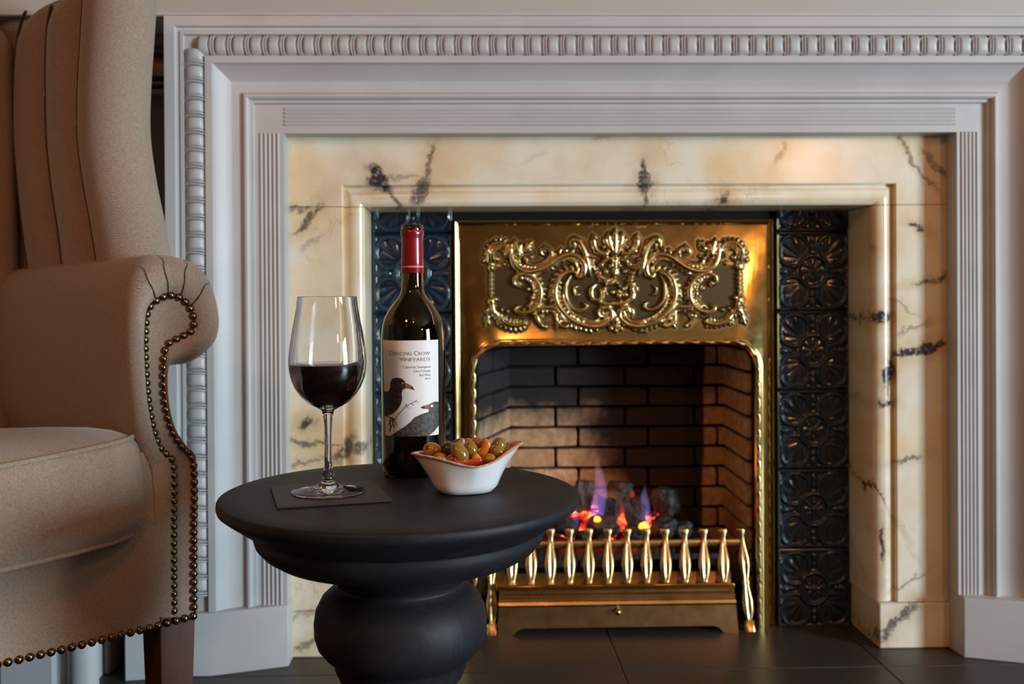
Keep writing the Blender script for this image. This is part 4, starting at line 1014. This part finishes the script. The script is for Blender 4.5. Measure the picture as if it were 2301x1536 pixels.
MB().rings(rs).obj('bowl_rim', 'rim_glaze', bw, smooth=60, label='cream rim worn to orange-brown').rotation_euler = (0, 0, ro)
rs = [bowl_ring(t_, 0.0024) for t_ in (0.99, 0.9, 0.75, 0.6, 0.45, 0.3, 0.15)]
MB().rings(rs, cap=(False, True)).obj('bowl_interior', 'speckled_glaze', bw, smooth=60, label='brown speckled glaze inside').rotation_euler = (0, 0, ro)
# contents: zoom coords 7.67 per px, origin (900,960)
def fruit_obj(name, x, y, a_, b_, ang, mat, dY, label, cat='olive', hole=None, shape='olive'):
    px, py = 900+x/7.67, 960+y/7.67-1; Y = OY+dY; p = on_y(px, py, Y); k = Y/F/7.67*(1.13 if shape == 'olive' else 1.05)
    m = MB(); n_ = 20; rs = []
    for i in range(13):
        th = math.pi*i/12; c_ = math.cos(th); s_ = max(0.02, math.sin(th))
        if shape == 'strip': s_ = max(0.05, min(1, (1-abs(c_)**5)**0.6)); 
        rs.append([(a_*k*c_, b_*k*s_*math.cos(2*math.pi*j/n_)*(0.55 if shape == 'strip' else 1), b_*k*s_*math.sin(2*math.pi*j/n_)) for j in range(n_)])
    bend = 0.25 if shape == 'strip' else 0
    rs = [[(q[0], q[1], q[2]+bend*(q[0]**2)/(a_*k)) for q in r] for r in rs]
    m.rings(rs, cap=(True, True))
    root = m.obj(name, mat, smooth=80, loc=p+Vector((0, 0, 0.0015))); root.rotation_euler = (0, -R(ang), 0)
    tag(root, label, cat, 'olives and peppers in the bowl')
    if hole is not None:
        hx, hz = hole; L = math.sqrt(max(0.0, 1-hx*hx-hz*hz))
        d = Vector((hx, -L, hz)).normalized(); pt = Vector((d.x*a_*k, d.y*b_*k, d.z*b_*k)); nrm = Vector((d.x/(a_*k), d.y/(b_*k), d.z/(b_*k))).normalized()
        q = nrm.orthogonal().normalized(); w = nrm.cross(q); rh = 0.24*b_*k
        ringA = [pt+nrm*0.0002+(q*math.cos(c_)+w*math.sin(c_))*rh for c_ in [2*math.pi*j/14 for j in range(14)]]
        ringB = [pt-nrm*0.0006+(q*math.cos(c_)+w*math.sin(c_))*rh*0.3 for c_ in [2*math.pi*j/14 for j in range(14)]]
        MB().rings([ringA, ringB], cap=(False, True)).obj('stone_hole', 'olive_hole', root, label='dark pitted hole')
    return root
fruit_obj('olive', 555, 420, 150, 118, -20, 'olive_gold', 0.000, 'golden olive with a small dark hole at the left end of the bowl', hole=(-0.62, 0.15))
fruit_obj('olive', 690, 570, 120, 90, -15, 'olive_gold', -0.012, 'small golden olive low at the front left of the bowl')
fruit_obj('olive', 820, 410, 130, 125, 40, 'olive_purple', 0.006, 'dark purple olive left of the middle of the bowl')
fruit_obj('olive', 1020, 480, 185, 130, -55, 'olive_green', -0.016, 'largest green olive at the front middle, leaning on the purple one')
fruit_obj('olive', 910, 590, 120, 95, 0, 'olive_gold', -0.012, 'golden olive half buried left of the red pepper')
fruit_obj('olive', 1215, 420, 140, 108, -75, 'olive_green', -0.004, 'green olive standing right of the largest one')
fruit_obj('olive', 1305, 300, 112, 95, 10, 'olive_gold', 0.014, 'pinkish-gold olive at the top of the heap', hole=(-0.15, 0.35))
fruit_obj('olive', 1690, 345, 135, 118, 70, 'olive_green', 0.000, 'shiny green olive at the top right of the heap')
fruit_obj('olive', 1670, 455, 135, 115, -30, 'olive_green', -0.006, 'green olive under the shiny one at the right')
fruit_obj('olive', 1525, 580, 115, 92, 0, 'olive_gold', -0.018, 'olive with a dark open hole at the front right of the bowl', hole=(-0.25, -0.15))
fruit_obj('pepper_strip', 1460, 400, 165, 72, 68, 'pepper_orange', -0.008, 'upright orange pepper strip between the olives', 'pepper', shape='strip')
fruit_obj('pepper_strip', 1150, 650, 240, 70, -2, 'pepper_red', -0.021, 'red pepper strip lying at the front of the bowl', 'pepper', shape='strip')
fruit_obj('pepper_strip', 1320, 590, 110, 80, -45, 'pepper_orange', -0.019, 'orange pepper piece beside the open-holed olive', 'pepper', shape='strip')
fruit_obj('onion_piece', 1000, 330, 130, 62, 30, 'onion_pink', -0.008, 'pink onion sliver on top of the middle of the heap', 'onion', shape='strip')
fruit_obj('olive', 1010, 300, 120, 70, 10, 'olive_purple', 0.016, 'dark purple olive at the back of the heap')
fruit_obj('olive', 1140, 320, 115, 95, 20, 'olive_gold', 0.010, 'golden olive at the back, behind the largest green one')
fruit_obj('olive', 1480, 480, 120, 105, 20, 'olive_gold', 0.008, 'golden olive behind the upright pepper strip')
fruit_obj('olive', 1150, 560, 200, 120, 0, 'olive_gold', 0.004, 'golden olive buried in the middle of the bowl')

# ------------------------------------------------------------------ armchair
cc = on_z(441, 1386, 0.22); ca = R(42.3)
ch = thing('armchair', 'beige herringbone wingback armchair with channelled back and studded scroll arms, at the left', 'chair', (cc.x, cc.y, 0), ca)
CU = Vector((math.cos(ca), math.sin(ca), 0)); CV = Vector((-math.sin(ca), math.cos(ca), 0)); C0 = Vector((cc.x, cc.y, 0))
def fr_(px, py, v=0.0):                 # front-parallel plane of the chair at depth v -> local (u, v, z)
    p = on_plane(px, py, C0+CV*v, CV)-C0; return Vector((p.dot(CU), p.dot(CV), p.z))
def sd_(px, py, u=0.0):                 # side-parallel plane at u
    p = on_plane(px, py, C0+CU*u, CU)-C0; return Vector((p.dot(CU), p.dot(CV), p.z))
Nn = [(390, 1386), (390, 1200), (390, 1046), (364, 1012), (347, 970), (334, 900), (328, 820), (327, 760), (332, 702), (350, 677), (378, 664), (405, 668), (427, 690), (437, 720), (430, 745), (402, 760), (376, 778), (368, 830), (371, 900), (386, 963), (410, 1003), (436, 1040), (438, 1200), (440, 1385)]
Ss = [(345, 1386), (343, 1200), (336, 1066), (322, 1024), (306, 975), (296, 905), (288, 820), (285, 735), (292, 655), (318, 600), (360, 571), (418, 574), (478, 610), (508, 700), (500, 770), (450, 815), (398, 824), (381, 832), (381, 900), (394, 958), (418, 996), (443, 1036), (446, 1200), (446, 1386)]
def arm(sgn=1, um=0.0):
    def pt(px, py, v):
        q = fr_(px, py, v)
        if sgn < 0: q.x = um - q.x
        return q
    def dense(L): return [tuple(p)[:2] for p in spline([(a_, b_, 0) for a_, b_ in L], 5)]
    N2, S2 = dense(Nn), dense(Ss)
    nodes = [(0.0, 0.006, 0.0), (0.10, -0.002, 0), (0.35, -0.006, 0), (0.62, -0.003, 0), (0.84, 0.008, 0), (0.96, 0.022, 0), (1.0, 0.040, 0), (1.0, 0.12, 0), (1.0, 0.25, 0), (1.0, 0.42, 0), (1.0, 0.62, 0)]
    rs = []
    for f_, v, _ in nodes:
        r = []
        for (a_, b_) in zip(N2, S2):
            pn = pt(a_[0], a_[1], 0.0); ps = pt(b_[0], b_[1], 0.0)
            w = 1 if b_[1] < 1000 else max(0.15, 1-(b_[1]-1000)/60)
            p = pn.lerp(ps, f_); vv = v if v > 0.01 else v*w
            p.y = vv
            if v > 0.1: p.z -= 0.02*(v-0.1)*(1 if p.z > 0.6 else 0)
            r.append(p)
        rs.append(r)
    inner_ = rs[0]
    m = MB().rings(rs, cap=(False, True))
    o1 = m.obj('arm', 'herringbone_wool', ch, smooth=55)
    # panel (facing) inside the nail line
    q = [Vector((p.x, 0.004, p.z)) for p in inner_]
    b = bmesh.new(); f = b.faces.new([b.verts.new(p) for p in q]); f.normal_update(); bmesh.ops.triangulate(b, faces=[f], ngon_method='EAR_CLIP'); me = bpy.data.meshes.new('arm_panel')
    b.to_mesh(me); b.free(); me.materials.append(M['herringbone_wool']); link(me, 'arm_panel', ch)
    return rs
arm_rings = arm()
UM = -0.70+0.0
arm(-1, UM)
# nails
def nail_mesh():
    m = MB(); rs = []
    for k in range(6):
        a_ = math.pi/2*k/5; rs.append([(0.0054*math.cos(a_)*math.cos(2*math.pi*j/12), -0.0042*math.sin(a_), 0.0054*math.cos(a_)*math.sin(2*math.pi*j/12)) for j in range(12)])
    return m.rings(rs).mesh('nail', 'nail_bronze', 70)
nm_ = nail_mesh()
def nails(pxpts, pitch, v=0.001, mirror=False):
    P_ = spline([fr_(x, y, 0.0) for x, y in pxpts], 14); acc = 0; last = P_[0]; out = [P_[0]]
    for a_, b_ in zip(P_, P_[1:]):
        seg = (b_-a_).length; 
        while acc+seg >= pitch:
            t_ = (pitch-acc)/seg; a_ = a_.lerp(b_, t_); seg = (b_-a_).length; acc = 0; out.append(a_)
        acc += seg
    for p in out:
        o = link(nm_, 'nail', ch, loc=(p.x, v, p.z))
    return out
line = [(392, 1372), (391, 1200), (390, 1046), (364, 1012), (347, 970), (334, 900), (328, 820), (327, 760), (332, 702), (350, 677), (378, 664), (405, 668), (427, 690), (437, 720), (430, 745), (402, 760), (376, 778), (368, 830), (371, 900), (386, 963), (410, 1003), (436, 1042), (437, 1200), (437, 1372)]
nails(line, 0.01125)
nails([(436, 1384), (300, 1420), (150, 1457), (0, 1492), (-120, 1522)], 0.0125)
# pleats running into the scroll: dark tubes painted as the shade in their creases
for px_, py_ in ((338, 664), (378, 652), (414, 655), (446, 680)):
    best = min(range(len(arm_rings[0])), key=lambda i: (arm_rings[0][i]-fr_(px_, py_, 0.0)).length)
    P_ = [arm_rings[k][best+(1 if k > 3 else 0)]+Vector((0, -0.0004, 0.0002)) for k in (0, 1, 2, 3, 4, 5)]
    MB().tube(spline(P_, 5), [0.0011*(1-0.85*i/25) for i in range(26)], 5).obj('pleat_shade', 'crease_shade', ch)
# front rail and seat deck
ur = fr_(350, 1386).x; ulft = UM-ur; zbot = 0.218; ztop_r = 0.45
def rail_face():
    rs = []
    for (z, v) in ((zbot, 0.010), (zbot, 0.003), (zbot+0.01, 0.0010), (0.27, -0.0005), (0.32, 0.000), (ztop_r, 0.006), (ztop_r, 0.06)):
        rs.append([(ulft-0.01+(ur+0.016-ulft)*k/20, v, z) for k in range(21)])
    return MB().rings(rs, closed=False)
rail_face().obj('front_rail', 'herringbone_wool', ch, smooth=50)
MB().box(ulft, ur, 0.03, 0.56, zbot+0.004, 0.35).obj('seat_deck', 'herringbone_wool', ch)
MB().box(ur-0.02, 0.0, 0.035, 0.56, zbot+0.002, 0.42).obj('side_panel', 'herringbone_wool', ch, bevel=0.004)
MB().box(UM, UM-ur+0.02, 0.035, 0.56, zbot+0.002, 0.42).obj('side_panel', 'herringbone_wool', ch, bevel=0.004)
# seat cushion
def cushion():
    uR = fr_(322, 1090).x+0.002; uL = UM-uR; v0, v1 = -0.010, 0.47; n_ = 160; ol = []
    hw = (uR-uL)/2; uc = (uR+uL)/2; hd = (v1-v0)/2; vc = (v0+v1)/2; rc = 0.035
    pts = []
    for k in range(n_):
        a_ = 2*math.pi*k/n_+math.pi/4; c_, s_ = math.cos(a_), math.sin(a_); pw = 10
        r_ = 1/((abs(c_)/1)**pw+(abs(s_)/1)**pw)**(1/pw)
        u, v = r_*c_, r_*s_
        bow = -0.035*(1-u*u) if v < 0 else 0.0
        pts.append((uc+u*hw, vc+v*hd+bow*max(0, -v), u, v))
    zt_r, zb_r = fr_(320, 978, -0.008).z, fr_(320, 1200, -0.008).z
    zt_c, zb_c = fr_(0, 1050, -0.040).z, fr_(0, 1281, -0.040).z
    def zt(u, v): t_ = min(1, (1-abs(u))/0.75); return zt_r+(zt_c-zt_r)*t_**0.8-0.042*((max(-1, min(1, v))+1)/2)
    def zbm(u, v): t_ = min(1, (1-abs(u))/0.75); return zb_r+(zb_c-zb_r)*t_
    rs = []
    def ring(sc, f_, bulge, dz=0.0):
        r = []
        for (x, y, u, v) in pts:
            X = uc+(x-uc)*sc; Yv = vc+(y-vc)*sc
            nrm = Vector((u**9, v**9)); nrm = nrm.normalized() if nrm.length > 1e-9 else nrm
            X += nrm.x*bulge; Yv += nrm.y*bulge
            z = zbm(u, v)+(zt(u, v)-zbm(u, v))*f_+dz
            r.append((X, Yv, z))
        return r
    rs += [ring(0.02, 0, 0, 0.0), ring(0.9, 0, 0, 0), ring(0.97, 0, 0, 0.001), ring(1.0, 0.0, 0, 0)]
    for f_ in (0.08, 0.2, 0.35, 0.5, 0.65, 0.8, 0.92): rs.append(ring(1.0, f_, 0.016*math.sin(math.pi*f_)**0.6))
    rs += [ring(1.0, 1.0, 0), ring(0.975, 1, 0, 0.003), ring(0.93, 1, 0, 0.008), ring(0.85, 1, 0, 0.012), ring(0.7, 1, 0, 0.014), ring(0.5, 1, 0, 0.014), ring(0.25, 1, 0, 0.012), ring(0.01, 1, 0, 0.010)]
    o = MB().rings(rs, cap=(True, True)).obj('seat_cushion', 'herringbone_wool', ch, smooth=50)
    for f_, nm in ((0.0, 'piping'), (1.0, 'piping')):
        rg = ring(1.0, f_, 0.0005); rg = [Vector(p) for p in rg]; loop = []
        m_ = len(rg)
        rs2 = []
        for i in range(m_):
            t_ = (rg[(i+1) % m_]-rg[i-1]).normalized(); a_ = t_.cross(Vector((0, 0, 1))).normalized(); b_ = Vector((0, 0, 1))
            rs2.append([rg[i]+a_*(0.0034*math.cos(2*math.pi*j/8))+b_*(0.0034*math.sin(2*math.pi*j/8)) for j in range(8)])
        rs2.append(rs2[0]); MB().rings(rs2).obj(nm, 'herringbone_wool', o, smooth=70)
cushion()
# channelled wing and back
def channel(pxs, rad, u, flat=1.0, nm='back_channel', mir=False):
    P_ = [sd_(x, y, u) for x, y in pxs]; P_ = spline(P_, 6)
    return P_
def chan_mesh(P_, ru, rv, tops=0.06):
    rs = []; L = len(P_); zt_ = P_[0].z
    for i, p in enumerate(P_):
        d = zt_-p.z; k = math.sqrt(max(0.0, 1-max(0, 1-d/tops)**2)) if d < tops else 1.0; k = max(k, 0.03)
        rs.append([(p.x+ru*k*math.cos(2*math.pi*j/28), p.y+rv*k*math.sin(2*math.pi*j/28), p.z) for j in range(28)])
    return MB().rings(rs, cap=(True, True))
chs = [([(273, -95), (270, 0), (264, 100), (258, 200), (257, 300), (269, 400), (288, 500), (304, 600), (309, 690)], 0.051, 0.056, 0.0),
       ([(203, -30), (186, 10), (176, 60), (172, 150), (174, 300), (186, 420), (202, 520), (214, 620), (222, 700)], 0.042, 0.062, -0.004),
       ([(145, 0), (124, 24), (108, 70), (98, 160), (96, 300), (106, 420), (118, 520), (132, 620), (140, 700)], 0.042, 0.062, -0.006),
       ([(80, -28), (58, 0), (34, 60), (16, 170), (14, 300), (20, 420), (30, 520), (42, 620), (48, 700)], 0.042, 0.075, -0.006),
       ([(20, -20), (-10, 10), (-44, 60), (-74, 170), (-78, 300), (-74, 420), (-66, 520), (-56, 620), (-52, 700)], 0.042, 0.080, -0.006)]
for pxs, ru, rv, du in chs:
    P_ = [sd_(x, y, -0.008+du) for x, y in pxs]; P_ = spline(P_, 6)
    chan_mesh(P_, ru, rv).obj('back_channel', 'herringbone_wool', ch, smooth=60)
    sm = [Vector((p.x-ru*0.80, p.y+rv*0.62, p.z)) for p in P_[6:]]; M.get('seam_shade_brown') or simple('seam_shade_brown', (0.075, 0.042, 0.026), 0.95)
    if du > -0.0061 and sm: MB().tube(sm, 0.0030, 6).obj('channel_seam_shade', 'seam_shade_brown', ch)  # brown tubes painted as the deep shade between channels
    P2 = [Vector((UM-p.x, p.y, p.z)) for p in P_]; chan_mesh(P2, ru, rv).obj('back_channel', 'herringbone_wool', ch, smooth=60)
vb = 0.605
for k in range(6):
    u = -0.10+(UM+0.20)*k/5
    P_ = [Vector((u, vb+0.10-0.0*z, z)) for z in (1.128, 1.0, 0.8, 0.6, 0.42)]; P_ = [Vector((p.x, vb-0.06+0.055*(p.z-0.42), p.z)) for p in P_]
    chan_mesh(spline(P_, 6), 0.062, 0.05).obj('back_channel', 'herringbone_wool', ch, smooth=60)
def slab(pts, u0, u1, nm):
    MB().rings([[(u0, v, z) for v, z in pts], [(u1, v, z) for v, z in pts]], cap=(True, True)).obj(nm, 'herringbone_wool', ch, bevel=0.008, smooth=40)
wing = [(0.19, 0.62), (0.19, 0.80), (0.20, 0.95), (0.22, 1.08), (0.28, 1.11), (0.64, 1.12), (0.58, 0.22), (0.50, 0.22), (0.50, 0.60)]
slab(wing, -0.006, 0.022, 'wing_panel'); slab(wing, UM+0.006, UM-0.022, 'wing_panel')
MB().rings([[(UM-0.01, 0.61+0.08*(z-0.2), z) , (0.01, 0.61+0.08*(z-0.2), z), (0.01, 0.64+0.08*(z-0.2), z), (UM-0.01, 0.64+0.08*(z-0.2), z)] for z in (0.22, 1.10)], cap=(True, True)).obj('back_panel', 'herringbone_wool', ch, bevel=0.01)
# legs
def leg(u0, u1, v0, v1, sp=0.0):
    t_ = 0.006
    MB().rings([[(u0+t_, v0+t_+sp, 0), (u1-t_, v0+t_+sp, 0), (u1-t_, v1-t_+sp, 0), (u0+t_, v1-t_+sp, 0)], [(u0, v0, zbot+0.012), (u1, v0, zbot+0.012), (u1, v1, zbot+0.012), (u0, v1, zbot+0.012)]], cap=(True, True)).obj('leg', 'leg_wood', ch, bevel=0.0015)
ul = fr_(360, 1440, 0.004).x; uR_ = fr_(440, 1440, 0.004).x
leg(ul, uR_, 0.004, 0.060); leg(UM-uR_, UM-ul, 0.004, 0.060)
leg(ul, uR_, 0.53, 0.57, 0.0); leg(UM-uR_, UM-ul, 0.53, 0.57, 0.0)
